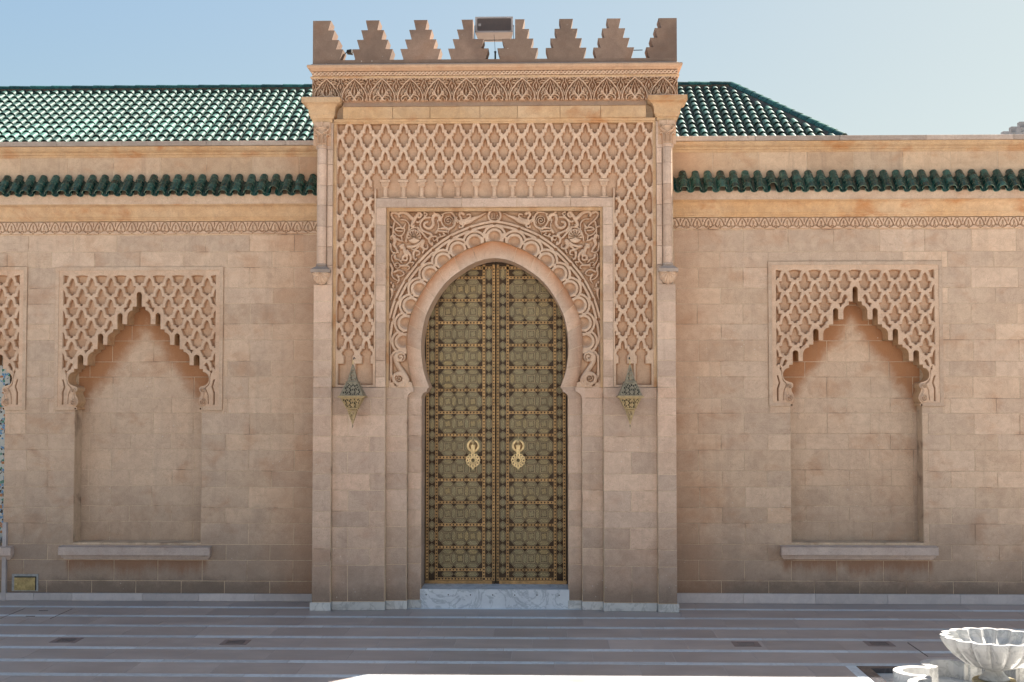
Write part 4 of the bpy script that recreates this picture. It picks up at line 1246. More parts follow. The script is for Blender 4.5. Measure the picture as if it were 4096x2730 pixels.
# upper band across
f = Field(-LX, LX, ZCB, LZT, 0.0068)
f.h[:] = LD
zopenB = zA0 - 1.5 * HP
for cx_, tz, j, kd in cells:
    inner = abs(cx_) < LXI + 0.02
    if kd == 'B' and j == 1 and inner: carve_poly(f, cx_, tz, 0, True)
    elif inner and tz < zopenB + 0.05: continue
    else: carve_poly(f, cx_, tz)
below = (f.Z < ZCOL + 0.001) & (np.abs(f.X) < LXI - 0.01)
f.h[below] = 0.0
f.stroke([(-LXI - 0.004, ZCB), (-LXI - 0.004, zg(756))], 0.026, amp=LD); f.stroke([(LXI + 0.004, ZCB), (LXI + 0.004, zg(756))], 0.026, amp=LD)
f.h[(np.abs(f.X) > LX - 0.006)] = LD
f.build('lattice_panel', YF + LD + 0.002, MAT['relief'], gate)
# side bands
for sg in (-1, 1):
    f = Field(LXI - 0.010, LX, LZB, ZCB - 0.0001, 0.0068)
    f.h[:] = LD
    zz_ = ZCB
    for cx_, tz, j, kd in cells:
        if not (LXI - 0.3 < cx_ < LX + 0.2): continue
        if kd == 'A' and j == 8 and LXI < cx_ < LX: carve_poly(f, cx_, tz, 0, True)
        elif tz < zlowA + 0.05: continue
        else: carve_poly(f, cx_, tz)
    zt_ = zg(1455)
    b_ = (f.Z < zt_) & (f.Z > LZB + 0.03) & (f.X > LXI + 0.03) & (f.X < LX - 0.03)
    f.h[b_] = 0.0
    f.stroke([((LX + LXI) / 2 + 0.01, LZB), ((LX + LXI) / 2 + 0.01, zt_ + 0.05)], 0.03, amp=LD)
    f.h[(f.X < LXI + 0.014) | (f.X > LX - 0.012)] = LD
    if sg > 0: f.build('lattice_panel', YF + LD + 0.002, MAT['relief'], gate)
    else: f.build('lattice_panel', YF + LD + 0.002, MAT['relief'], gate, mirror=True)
    # rail between pilaster and lattice
    me = MB(GO); a, b = sorted((sg * (LX + 0.001), sg * (X_P1 - 0.002))); me.box(a, b, YF - 0.012, YF + 0.05, LZB - 0.0, LZT + 0.02)
    a, b = sorted((sg * (LX + 0.03), sg * (X_P1 - 0.004))); me.box(a, b, YF - 0.03, YF + 0.05, LZB - 0.0, LZT + 0.019)
    me.build('panel_rail', MAT['ochre'], gate)

# colonnettes
colm = None
proto = None
for i in range(-6, 7):
    x = i * PIT
    if proto is None:
        parts = []
        o = bpy.data.objects.new('colonnette', None); COL.objects.link(o); o.parent = gate
        o.location = Vector((x, YF + LD, ZCB)) - GO
        k = 1 / 297.7
        mb = MB(); mb.rings([[(r * math.cos(a), -0.035 + r * 1.1 * math.sin(a), z_) for a in [PI + PI * q / 8 for q in range(9)]] for r, z_ in ((9.2 * k, 5 * k), (9.2 * k, 47 * k))], cap=True)
        c1 = link('shaft', mb.mesh('shaft'), MAT['plain'], o)
        mb = MB(); mb.box(-15.5 * k, 15.5 * k, -0.085, 0.01, 0.5 * k, 5 * k); c2 = link('base', mb.mesh('base'), MAT['plain'], o)
        mb = MB(); mb.rings([[(-w * k, 0.01, z_ * k), (-w * k, -d_, z_ * k), (w * k, -d_, z_ * k), (w * k, 0.01, z_ * k)] for w, d_, z_ in ((9.5, 0.070, 47), (13, 0.078, 50), (15, 0.082, 60), (15.5, 0.085, 66))])
        for q in (-9, -3, 3, 9): mb.tube([(q * k, -0.080, 50 * k), (q * k * 1.05, -0.086, 65 * k)], 0.008, 6)
        c3 = link('capital', mb.mesh('capital'), MAT['plain'], o)
        mb = MB(); mb.box(-20.5 * k, 20.5 * k, -0.0885, 0.01, 66.5 * k, 76 * k); c4 = link('abacus', mb.mesh('abacus'), MAT['plain'], o)
        proto = (o, [c1, c2, c3, c4])
    else:
        # a fourth level would be too deep: the colonnette meshes are shared between copies
        o = proto[0].copy(); COL.objects.link(o); o.location = Vector((x, YF + LD, ZCB)) - GO
        for c_ in proto[1]:
            d_ = c_.copy(); COL.objects.link(d_); d_.parent = o

# ---- plain frame round the arch panel
fx1, fx0 = X_J1 + 0.004, xo(1544, 1000, YF); fz1 = zg(792) ; fz0 = zg(829)
fo_x = LXI - 0.012
zf_rows = [zg(1550)] + [zg(p) for p in (1509, 1443, 1358, 1290, 1205, 1140, 1054, 985, 900)] + [fz0]
me = MB(GO)
for sg in (-1, 1):
    a, b = sorted((sg * fx0, sg * fo_x)); me.box(a + 0.001, b - 0.001, YF + 0.003, YF + 0.15, zg(1550), fz1 - 0.002)
me.box(-fx0, fx0, YF + 0.003, YF + 0.15, fz0 + 0.001, fz1 - 0.002)
me.build('frame_core', MAT['mortar'], gate)
for sg in (-1, 1):
    a, b = sorted((sg * fx0, sg * fo_x))
    courses(a, b, zf_rows, lambda i: 50, 90, YF - 0.004, MAT['gate'], gate, name='frame_block')
courses(-fo_x, fo_x, [fz0, fz1 - 0.001], lambda i: 0.3, 0.75, YF - 0.004, MAT['gate'], gate, name='frame_block')
# inner moulding of the frame
me = MB(GO); w_ = 0.035
zb_ = Z_SP
Lp = [(-fx0, zb_), (-fx0, fz0), (fx0, fz0), (fx0, zb_), (fx0 - w_, zb_), (fx0 - w_, fz0 - w_ * 1.3), (-fx0 + w_, fz0 - w_ * 1.3), (-fx0 + w_, zb_)]
me.prism(Lp, YF + 0.055, YF + 0.17); me.build('inner_moulding', MAT['ochre'], gate)

# ---- spandrel relief with ring of lobes
SPX = fx0 - w_; SPZ = fz0 - w_ * 1.3; YS = 0.250
f = Field(-SPX, 0.0, Z_SP, SPZ, 0.0052)
K5 = 1 / 4.127


def c5(L): return [M(1540 + x * K5, 820 + y * K5, 0.18) for x, y in L]


w5 = K5 / (FPX / (DIST + 0.18))
groove_px = [(1976.8, 893), (1925, 903), (1880, 917), (1804, 951), (1734, 1000.5), (1675.7, 1060), (1626, 1125), (1587.7, 1200), (1564, 1280), (1551, 1365.5), (1550, 1440), (1550, 1552)]
Gp = smooth_pts([M(*p, 0.18) for p in groove_px], 6)
pxm = 1 / (FPX / (DIST + 0.18))
out_poly = [(x, z) for x, z in out] + [(0.6, Z_SP - 0.2), (0.6, out[0][1])]
inside_arch = lambda X, Z: inside_poly(X, Z, [(x, z) for x, z in out] + [(out[-1][0], Z_SP - 0.5), (1.0, Z_SP - 0.5), (1.0, out[0][1] + 0.0)])
fol = [
    ([(185, 135), (150, 120), (110, 135), (105, 185), (150, 250), (220, 310), (265, 360)], 50, 25), ([(230, 190), (225, 145), (290, 120), (370, 150), (430, 210), (480, 240)], 38, 62),
    ([(480, 240), (520, 180), (560, 130), (600, 160), (570, 205), (540, 190)], 55, 28), ([(480, 240), (450, 300), (440, 350), (480, 340)], 60, 30), ([(520, 280), (560, 280), (620, 230), (660, 190), (690, 150), (650, 125)], 34, 24),
    ([(255, 240), (340, 250), (395, 320), (390, 400)], 24, 24), ([(150, 290), (130, 380), (150, 450), (200, 500), (260, 510), (310, 460), (320, 400)], 24, 24),
    ([(300, 380), (345, 300)], 45, 8), ([(300, 390), (230, 375), (165, 405), (220, 430), (290, 430)], 34, 20), ([(150, 290), (130, 400), (125, 500), (90, 520), (95, 560)], 28, 24),
    ([(140, 520), (160, 590), (140, 650), (180, 720), (210, 780)], 62, 30), ([(210, 780), (150, 790), (100, 750), (85, 640)], 24, 34), ([(200, 560), (250, 590), (300, 600)], 42, 12), ([(270, 530), (280, 600)], 30, 14),
    ([(740, 205), (650, 215), (595, 270), (578, 340), (610, 410), (680, 450), (745, 475)], 30, 36), ([(900, 240), (895, 190), (850, 160), (800, 175), (785, 240), (795, 310), (760, 370), (700, 385), (650, 350), (650, 300), (700, 280)], 58, 36),
    ([(860, 250), (882, 330), (872, 400), (840, 460)], 20, 24), ([(1095, 125), (1150, 200), (1152, 300), (1110, 370), (1020, 400)], 34, 34), ([(955, 165), (925, 250), (955, 330), (1010, 380)], 26, 26),
    ([(1105, 122), (1010, 128), (925, 158)], 24, 16), ([(1010, 380), (930, 385), (850, 400)], 44, 10), ([(850, 425), (930, 432), (1015, 440)], 30, 30), ([(1080, 380), (1045, 430), (1040, 480)], 34, 12),
    ([(1290, 145), (1240, 125), (1225, 170), (1255, 220), (1235, 270), (1185, 240)], 48, 26), ([(1235, 270), (1285, 320), (1275, 365), (1225, 370), (1225, 345)], 48, 22), ([(1180, 200), (1175, 260), (1200, 290)], 26, 20),
    ([(1270, 285), (1390, 262), (1480, 215), (1570, 180), (1665, 128)], 95, 10), ([(1350, 160), (1395, 150), (1405, 195), (1330, 240)], 24, 34),
    ([(550, 372), (460, 378), (385, 435), (352, 530), (345, 600)], 24, 30), ([(550, 395), (620, 470), (680, 540), (715, 560)], 44, 24), ([(745, 475), (765, 510), (725, 560), (740, 630), (785, 660), (775, 615)], 50, 26),
    ([(790, 520), (845, 520), (850, 565), (805, 590), (790, 550)], 30, 16), ([(865, 595), (870, 545), (930, 520), (1000, 495)], 34, 20), ([(900, 490), (930, 530)], 34, 12), ([(960, 470), (1000, 500)], 30, 12),
    ([(380, 690), (450, 690), (540, 655), (610, 600)], 48, 40), ([(620, 600), (605, 680), (640, 730), (620, 790)], 66, 26), ([(640, 730), (700, 715), (700, 660)], 36, 22), ([(560, 680), (490, 735), (435, 730)], 34, 20),
    ([(490, 750), (555, 765), (565, 815), (520, 830)], 38, 22), ([(470, 780), (470, 860), (500, 905), (520, 880)], 42, 20), ([(300, 655), (260, 670), (260, 705), (300, 700), (320, 760), (350, 830)], 34, 60),
    ([(350, 830), (300, 850), (290, 900), (350, 915), (365, 870)], 48, 24), ([(360, 760), (415, 830), (420, 900), (390, 955), (330, 1000)], 46, 20), ([(155, 835), (165, 880), (220, 905), (270, 920)], 46, 12),
    ([(150, 790), (112, 830), (108, 890), (140, 965), (190, 1005)], 20, 22), ([(240, 1000), (320, 1000), (385, 1010), (400, 1050), (370, 1060)], 36, 18), ([(85, 985), (120, 1060), (105, 1140), (140, 1210), (215, 1250)], 46, 20),
    ([(150, 1110), (220, 1075), (275, 1090), (310, 1140), (260, 1175), (200, 1170)], 34, 18), ([(200, 1160), (230, 1240), (190, 1300)], 40, 16), ([(130, 1300), (130, 1350)], 24, 40), ([(110, 1400), (110, 1490), (85, 1570)], 52, 14),
    ([(430, 950), (475, 950), (450, 1000)], 28, 16), ([(250, 930), (280, 960)], 30, 14), ([(95, 1280), (100, 1300)], 40, 20), ([(80, 360), (110, 370)], 34, 34), ([(640, 120), (650, 180)], 16, 16), ([(800, 120), (820, 140)], 26, 26)]
for L, a, b in fol: f.stroke(c5(smooth_pts(L, 4)), a * w5 * 1.18, b * w5 * 1.18, amp=0.048, rnd=0.22)
for (cx_, cy_, r0, r1, tn, a0, w) in ((1045, 260, 8, 85, 2.1, 0, 20), (200, 1000, 44, 44, 1, 0, 22), (92, 1392, 6, 26, 1.2, 0, 14), (152, 1392, 6, 26, 1.2, 2, 14), (560, 165, 5, 26, 1, 0, 12), (245, 180, 5, 28, 1.1, 0, 12), (840, 460, 6, 26, 1, 0, 16)):
    f.stroke(c5(spiral(cx_, cy_, r0, r1, tn, a0, 30)), w * w5, amp=0.048, rnd=0.3)
# shell medallion
sc_ = c5([(480, 520)])[0]; R0 = 118 * w5
f.disc(sc_, R0, 0.050, dome=0.012)
for i in range(9):
    a = math.radians(-20 + 27.5 * i)
    p0 = (sc_[0] + 0.15 * R0 * math.cos(a), sc_[1] - 0.25 * R0 + 0.1 * R0 * math.sin(a)); p1 = (sc_[0] + 0.80 * R0 * math.cos(a), sc_[1] - 0.12 * R0 + 0.85 * R0 * math.sin(a))
    f.stroke([p0, p1], 0.004, 0.016, amp=0.022, mode='min')
# medallion with the word at the crown
mc = M(1975.5, 863, 0.18); mc = (0.0, mc[1])
# ring bands
ds = seg_dist(f.X, f.Z, Gp)
below_arc = inside_poly(f.X, f.Z, Gp + [(0.5, Z_SP - 0.1), (0.5, Gp[0][1])])
bw = 13 * pxm
f.h = np.where(below_arc, 0.0, f.h)
e = sstep((bw - ds) / 0.006 + 0.5)
f.h = np.maximum(f.h, 0.055 * e)
lobes = [(1976.8, 948.5), (1898.6, 970), (1832, 1000.5), (1772.6, 1045), (1721.7, 1097.4), (1678, 1156.8), (1643.8, 1222.4), (1624, 1294), (1613, 1368)]
dots = [(1976.8, 894), (1880, 917), (1804, 951), (1734, 1000.5), (1675.7, 1060), (1626, 1125), (1587.7, 1200), (1564, 1280), (1551, 1365.5)]
lm = [M(*p, 0.18) for p in lobes]; lm[0] = (0.0, lm[0][1])
for c in lm:
    f.disc(c, 50 * pxm, 0.055)
# link every lobe to the outer arc
for c, d_ in zip([lm[0]] + [((a[0] + b[0]) / 2, (a[1] + b[1]) / 2) for a, b in zip(lm[:-1], lm[1:])], [M(*p, 0.18) for p in dots]): pass
for c in lm:
    # thin groove between two ribbons, upper side only
    pts = [(c[0] + 37.5 * pxm * math.cos(a), c[1] + 37.5 * pxm * math.sin(a)) for a in np.linspace(0, 2 * PI, 40)]
    vec = np.array([c[0] - 0.0, c[1] - (lm[6][1] - 0.25)]); base = math.atan2(vec[1], vec[0])
    arcp = [(c[0] + 37.5 * pxm * math.cos(base + a), c[1] + 37.5 * pxm * math.sin(base + a)) for a in np.linspace(-1.15, 1.15, 16)]
    f.stroke(arcp, 3.6 * pxm, amp=0.018, mode='min')
for a, b in zip(lm[:-1], lm[1:]):   # small leaf shaped slot between neighbours, near the band
    mx_, mz_ = (a[0] + b[0]) / 2, (a[1] + b[1]) / 2
    n_ = np.array([mx_, mz_ - (lm[6][1] - 0.25)]); n_ /= np.hypot(*n_)
    f.stroke([(mx_ - n_[0] * 26 * pxm, mz_ - n_[1] * 26 * pxm), (mx_ - n_[0] * 12 * pxm, mz_ - n_[1] * 12 * pxm), (mx_ + n_[0] * 4 * pxm, mz_ + n_[1] * 4 * pxm)], 9 * pxm, 3 * pxm, amp=0.01, mode='min')
for c in lm:
    W_ = f.win([c], 26 * pxm); X = f.X[W_]; Z = f.Z[W_]; d = np.hypot(X - c[0], Z - c[1]); R0 = 24 * pxm
    e = sstep((R0 - d) / 0.006 + 0.5); q = np.clip(d / R0, 0, 1)
    dish = 0.0 + 0.030 * q ** 2 - 0.03 * (Z - c[1]) / R0 * 0.6
    f.h[W_] = f.h[W_] * (1 - e) + np.clip(dish, -0.01, 0.06) * e
f.stroke(Gp, 4.2 * pxm, amp=0.014, mode='min')
for p in dots:
    q = M(*p, 0.18); f.disc((min(q[0], 0) if p[0] < 1970 else 0.0, q[1]), 6.5 * pxm, 0.01, mode='set')
# scroll brackets under the ring
cs = lambda x, y: M(1540 + x / 3.564, 1200 + y / 3.564, 0.18)
k6 = 1 / 3.564 * pxm
f.stroke([cs(*p) for p in smooth_pts([(125, 1180), (90, 1050), (85, 900), (100, 790), (150, 735), (230, 715)], 5)], 34 * k6, amp=0.052)
f.stroke([cs(*p) for p in smooth_pts([(225, 760), (160, 790), (150, 860), (200, 960), (270, 1060), (310, 1150), (270, 1220), (200, 1230)], 5)], 66 * k6, 78 * k6, amp=0.068, rnd=0.25)
f.disc(cs(222, 812), 74 * k6, 0.060, dome=0.008); f.disc(cs(200, 1122), 100 * k6, 0.066, dome=0.008)
sp1 = [cs(*p) for p in spiral(222, 815, 14, 52, 1.0, 1, 20)]; f.stroke(sp1, 10 * k6, amp=0.035, mode='min')
f.stroke([cs(*p) for p in spiral(205, 1120, 8, 55, 1.6, 0, 26)], 15 * k6, amp=0.028, mode='min')
f.stroke([cs(60, 1240), cs(400, 1240)], 34 * k6, amp=0.05)
f.disc(cs(95, 1215), 40 * k6, 0.05); f.disc(cs(350, 1215), 48 * k6, 0.05)
f.stroke([cs(60, 1150), cs(65, 900), cs(60, 600)], 8 * k6, amp=0.0, mode='min')
f.h[:, -1] = f.h[:, -2]
# medallion
f.disc(mc, 29 * pxm, 0.055); f.disc(mc, 20 * pxm, 0.012, mode='set')
cut = lambda X, Z: inside_arch(X, Z)
wd = [[(-12, 8), (-12, -9)], [(-6, 9), (-6, -7)], [(0, 9), (0, -7)], [(-12, -9), (-9, -11), (0, -9), (4, -11), (11, -10), (13, -4), (10, 3), (7, -3), (9, -8)]]
for sgn, nm in ((1, 'carved_spandrel'), (-1, 'carved_spandrel')):
    h0 = f.h.copy()
    for L in wd:
        f.stroke([(mc[0] + sgn * x * pxm * 1.15, mc[1] + z * pxm * 1.2) for x, z in L], 3.6 * pxm, amp=0.045)
    f.h *= 1.45
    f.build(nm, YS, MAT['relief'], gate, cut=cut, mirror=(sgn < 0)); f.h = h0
# rim of the relief over the arch band
for L in (out, mir(out)):
    c0_, c1_ = L, L
    strip_between('relief_rim', L, YS - 0.06, L, YJ3 + 0.02, MAT['ochre'], gate, smooth=True)

# voussoirs
NV = 9
for sg in (-1, 1):
    for i in range(NV):
        a, b = i * 4, i * 4 + 4
        I = inn[a:b + 1]; O = [(x - 0.02, z + 0.012) for x, z in out[a:b + 1]]
        if i == 0: I = [(0.0, I[0][1])] + I[1:]; O = [(0.0, O[0][1])] + O[1:]
        # small joint gap
        def shrink(L, k):
            L = list(L)
            if not (i == 0): L[0] = (L[0][0] + (L[1][0] - L[0][0]) * k, L[0][1] + (L[1][1] - L[0][1]) * k)
            L[-1] = (L[-1][0] - (L[-1][0] - L[-2][0]) * k, L[-1][1] - (L[-1][1] - L[-2][1]) * k)
            return L
        I, O = shrink(I, 0.05), shrink(O, 0.05)
        poly = I + O[::-1]
        if sg > 0: poly = mir(poly)
        y0_ = YJ3 + random.uniform(-0.001, 0.001); NR_ = 5; n1 = len(I)
        sgx = -1 if sg > 0 else 1
        vs = [(sgx * (I[k][0] + (O[k][0] - I[k][0]) * q / NR_), y0_, I[k][1] + (O[k][1] - I[k][1]) * q / NR_) for q in range(NR_ + 1) for k in range(n1)]
        fs = [(q * n1 + k, q * n1 + k + 1, (q + 1) * n1 + k + 1, (q + 1) * n1 + k) for q in range(NR_) for k in range(n1 - 1)]
        per = [k for k in range(n1)] + [q * n1 + n1 - 1 for q in range(1, NR_ + 1)] + [NR_ * n1 + k for k in range(n1 - 2, -1, -1)] + [q * n1 for q in range(NR_ - 1, 0, -1)]
        b0 = len(vs); vs += [(vs[k][0], YJ3 + 0.05, vs[k][2]) for k in per]
        fs += [(per[k], b0 + k, b0 + (k + 1) % len(per), per[(k + 1) % len(per)]) for k in range(len(per))]
        mb = MB(GO); mb.add(vs, fs); o = mb.build('voussoir', MAT['arch'], gate)
        at = o.data.attributes.new('stain', 'FLOAT', 'POINT')
        hgt = min(1.0, max(0.0, (0.5 * (I[0][1] + I[-1][1]) - (ZT + 0.5)) / 0.8))
        at.data.foreach_set('value', [((k // n1) / NR_) ** 1.3 * (0.45 + 0.5 * hgt) if k < b0 else 0.9 for k in range(len(vs))])
# smooth intrados
I2 = inn + jamb_head[1:]
for L in (I2, mir(I2)):
    strip_between('intrados', [(x + (0.003 if x < 0 else -0.003 if x > 0 else 0), z - 0.003) for x, z in L], YJ3 + 0.004, [(x + (0.003 if x < 0 else -0.003 if x > 0 else 0), z - 0.003) for x, z in L], YD - 0.01, MAT['plain'], gate, smooth=False)
# jamb heads in front (tip bracket)
for sg in (-1, 1):
    pr = [(x, z) for x, z in jamb_head] + [(-X_J2 - 0.02, zj(1596)), (-X_J2 - 0.02, ZT)]
    if sg > 0: pr = mir(pr)
    mb = MB(GO); mb.prism(pr, YJ3 + 0.001, YJ3 + 0.06); mb.build('jamb_head', MAT['gate'], gate)

# ---- lintel and bands above
za, zb2, zc2, zd = zg(494, YF), zg(474, 0), zg(425, 0), zg(402, 0)
xin = xo(1372, 450, 0) - 0.0
mb = MB(GO); xx_ = X_P1 - 0.01
q = [[(x_, y_, z_) for y_, z_ in ((YF - 0.015, za), (YF - 0.022, za + 0.018), (YF - 0.04, za + 0.022), (YF - 0.048, zb2 - 0.01), (YF - 0.06, zb2), (0.30, zb2), (0.30, za))] for x_ in (-xx_, xx_)]
mb.rings(q); mb.build('lintel_moulding', MAT['ochre'], gate)
xs_ = [-xin] + [MX(p, 450, 0) for p in (1570, 1720, 1920, 2070, 2240, 2402)] + [xin]
for a, b in zip(xs_[:-1], xs_[1:]):
    put_block('lintel_block', a, b, zb2 + 0.001, zc2, -0.005, MAT['ochre'], gate, 0.002, 0.2)
mb = MB(GO)
q = [[(x_, y_, z_) for y_, z_ in ((-0.012, zc2 + 0.001), (0.065, zd), (0.30, zd), (0.30, zc2 + 0.001))] for x_ in (-xin, xin)]
mb.rings(q)
mb.box(-xin, xin, 0.03, 0.3, zb2, zc2); mb.build('lintel_top', MAT['upper'], gate)

# carved floral frieze
XB = xo(1249, 350, 0.05)
zf0, zf1 = zg(405, 0.05), zg(309, 0.05)
YFR = 0.100
core2 = MB(GO)
core2.box(-XB + 0.002, XB - 0.002, YFR + 0.002, 1.3, zc_top - 0.05, zg(262, 0)); core2.build('frieze_core', MAT['mortar'], gate)
pf = 2 * XB / 13.03
f = Field(-XB, XB, zf0, zf1, 0.0058)
kf = pf / 805.0; kz = (zf1 - zf0) / 650.0
mot = [([(1310, 455), (1250, 520), (1185, 575), (1120, 630), (1090, 690), (1030, 740), (1010, 800), (975, 850), (960, 920), (945, 1000), (935, 1080)], 52, 46),
       ([(1310, 540), (1270, 650), (1225, 750), (1205, 820), (1225, 890), (1270, 950), (1340, 1030)], 22, 62), ([(1150, 740), (1175, 820), (1190, 880)], 40, 30), ([(1240, 590), (1195, 650), (1175, 710), (1220, 680)], 28, 22),
       ([(1110, 740), (1090, 800), (1045, 860), (1050, 920), (1100, 850), (1130, 770)], 34, 26), ([(1290, 935), (1190, 905), (1100, 935), (1060, 1000), (1080, 1080)], 34, 48), ([(1330, 1000), (1230, 960), (1150, 980), (1110, 1050)], 14, 26),
       ([(905, 930), (930, 840), (965, 760), (1005, 700), (985, 630), (945, 580), (930, 520), (955, 480), (1000, 480), (990, 505)], 30, 30), ([(905, 640), (925, 690), (905, 760)], 40, 14), ([(1000, 570), (1060, 535), (1140, 540), (1180, 560)], 22, 30),
       ([(1050, 470), (1090, 510)], 50, 20), ([(1140, 470), (1180, 510), (1230, 470)], 34, 22), ([(1040, 600), (1110, 600)], 40, 20), ([(975, 1000), (1000, 1080)], 14, 60), ([(1200, 1000), (1260, 1060), (1360, 1060), (1440, 1065)], 22, 26),
       ([(1310, 690), (1310, 860)], 34, 30), ([(1310, 780), (1280, 860)], 16, 16), ([(1290, 790), (1330, 790)], 30, 30), ([(1300, 890), (1310, 920)], 34, 14), ([(1180, 1070), (1120, 1060)], 20, 20), ([(1150, 830), (1150, 880)], 30, 50)]
for i in range(13):
    cx_ = (i - 6) * pf
    for L, a, b in mot:
        for q in (-1, 1):
            f.stroke([(cx_ + q * (x - 1310) * kf, zf1 - (y - 435) * kz) for x, y in L], a * kf, b * kf, amp=0.080, rnd=0.25)
f.h[:3, :] = 0.02; f.h[-3:, :] = 0.07
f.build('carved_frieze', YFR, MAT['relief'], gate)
for sg in (-1, 1):   # plain side returns
    mb = MB(GO); a, b = sorted((sg * (XB - 0.004), sg * (XB + 0.001))); mb.box(a, b, YFR - 0.045, 1.3, zf0, zf1); mb.build('frieze_return', MAT['plain'], gate)
# ledge, rope band and crown moulding
z1_, z2_ = zg(310, 0), zg(301, 0)
mb = MB(GO); mb.rect_rings(-XB, XB, 0.045, 1.3, [(0.0, z1_), (0.014, z1_ + 0.010), (0.022, z1_ + 0.014), (0.024, z2_), (0.0, z2_ + 0.004)]); mb.build('ledge', MAT['ochre'], gate)
zr0, zr1 = z2_ + 0.0045, zg(280, 0)
f = Field(-XB, XB, zr0, zr1, 0.005); pr_ = 15.6 / 297.7; Hc = (zr0 + zr1) / 2; A_ = (zr1 - zr0) * 0.27
for ph in (0, PI):
    c_ = Hc + A_ * np.sin(2 * PI * f.X / (2 * pr_) + ph)
    sl2 = A_ * 2 * PI / (2 * pr_) * np.cos(2 * PI * f.X / (2 * pr_) + ph)
    d = np.abs(f.Z - c_) / np.sqrt(1 + sl2 ** 2)
    over = 0.006 * np.cos(2 * PI * f.X / (2 * pr_) + ph)
    f.h = np.maximum(f.h, sstep((0.0105 - d) / 0.006 + 0.5) * (0.028 + over))
f.build('rope_moulding', 0.050, MAT['relief'], gate)
z3_, z4_ = zg(255, 0), zg(262, 0)
mb = MB(GO)
pfr = [(0.0, zr1), (0.010, zr1 + 0.006), (0.030, zr1 + 0.022), (0.050, zr1 + 0.032), (0.062, zr1 + 0.050), (0.064, z3_ - 0.02), (0.055, z3_ - 0.006), (0.02, z3_)]
mb.rect_rings(-XB, XB, 0.03, 1.3, pfr); mb.build('crown_moulding', MAT['upper'], gate)
mb = MB(GO); mb.rect_rings(-XB - 0.018, XB + 0.018, 0.012, 1.29, [(0, z3_ + 0.0006), (-0.010, z3_ + 0.012), (-0.022, z3_ + 0.020)]); mb.build('crown_top', MAT['coping'], gate)
# parapet and merlons
YM = 0.03; ZP = zg(237, YM); XM = xo(1251, 240, YM)
mb = MB(GO); mb.box(-XM, XM, YM, YM + 0.31, z3_ + 0.01, ZP); mb.build('parapet', MAT['merlon'], gate)
mz = [MZ(1976, 40 + p / 1.508, YM) for p in (299, 232, 175, 117, 58)]      # bottom, tier tops
kx = 1 / 1.508 / (FPX / (DIST + YM))
full = [(104, 124), (79, 96), (55, 70), (29, 42)]      # half widths bottom/top for each tier
pxs = [437, 727, 1015, 1313, 1605, 1893]


def stepped(cx_, sides, tiers=full, cutx=None):
    """outline of one stepped merlon; sides: which sides step"""
    L = []; R = []
    for k, (b, t_) in enumerate(tiers):
        R += [(cx_ + b * kx, mz[k]), (cx_ + t_ * kx, mz[k + 1])]
        L += [(cx_ - b * kx, mz[k]), (cx_ - t_ * kx, mz[k + 1])]
    return L, R


for n_, p in enumerate(pxs):
    cx_ = MX(1200 + p / 1.508, 200, YM)
    L, R = stepped(cx_, 'both')
    if n_ == 2:   # cut back on the right for the loudspeaker
        R = R[:4] + [(cx_ + 28 * kx, mz[2] + 0.0), (cx_ + 28 * kx, mz[4])]
    if n_ == 3:
        L = L[:4] + [(cx_ - 16 * kx, mz[2]), (cx_ - 16 * kx, mz[4])]
    poly = L + R[::-1]
    mb = MB(GO); mb.prism(poly, YM + 0.002 + 0.0, YM + 0.31 - 0.002); o = mb.build('merlon', MAT['merlon'], gate)
    if n_ in (2, 3): o['label'] = 'merlon cut back beside the loudspeaker'
for sg in (-1, 1):
    xe = XM
    w = [(165, 186), (142, 161), (117, 134), (93, 111)]
    pts = [(-xe, mz[0])]
    R = []
    for k, (b, t_) in enumerate(w): R += [(-xe + b * kx, mz[k]), (-xe + t_ * kx, mz[k + 1])]
    poly = [(-xe, mz[0])] + R + [(-xe, mz[4])]
    if sg > 0: poly = mir(poly)
    mb = MB(GO); mb.prism(poly, YM + 0.002, YM + 0.308); o = mb.build('merlon', MAT['merlon'], gate); o['label'] = 'end merlon with one straight side'
    # return of the parapet along the side
    a, b = sorted((sg * (xe - 0.31), sg * xe)); mb = MB(GO); mb.box(a + 0.001, b - 0.001, YM + 0.311, 1.29, z3_ + 0.01, mz[1]); mb.build('side_parapet', MAT['merlon'], gate)

# rods and fixture between merlons
def rod(p0, p1, Y, r, label, name='tie_rod', cat='rod', mat='iron', group=None):
    a = MX(p0[0], p0[1], Y), MZ(p0[0], p0[1], Y); b = MX(p1[0], p1[1], Y), MZ(p1[0], p1[1], Y)
    mb = MB((a[0], Y, a[1])); mb.tube([(a[0], Y, a[1]), (b[0], Y, b[1])], r); o = mb.build(name, MAT[mat]); tagT(o, label, cat, group); return o


rod((1934, 162), (2012, 161), 0.2, 0.006, 'thin iron rod joining the two merlons under the loudspeaker')
rod((2532, 202), (2570, 201), 0.2, 0.006, 'thin iron rod between the last two merlons on the right')
rx, rz = M(1981, 212, 0.3)
t = empty('cable_post', (rx, 0.3, ZP), 'short dark post with a thin cable below the loudspeaker', 'post')
mb = MB(t.location); mb.lathe(rx, 0.3, [(0.012, ZP - 0.03), (0.012, rz), (0.018, rz + 0.004), (0.016, rz + 0.02)], 10); mb.build('post', MAT['iron'], t)
mb = MB(t.location); q = M(1976, 140, 0.45); mb.tube([(rx, 0.3, rz), (rx - 0.01, 0.36, (rz + q[1]) / 2), (q[0], 0.45, q[1])], 0.003, 5); mb.build('cable', MAT['cable'], t)
fx, fz = M(1396, 209, 0.22)
t = empty('floodlight', (fx, 0.22, fz), 'small black floodlight wedged between the two leftmost merlons', 'floodlight')
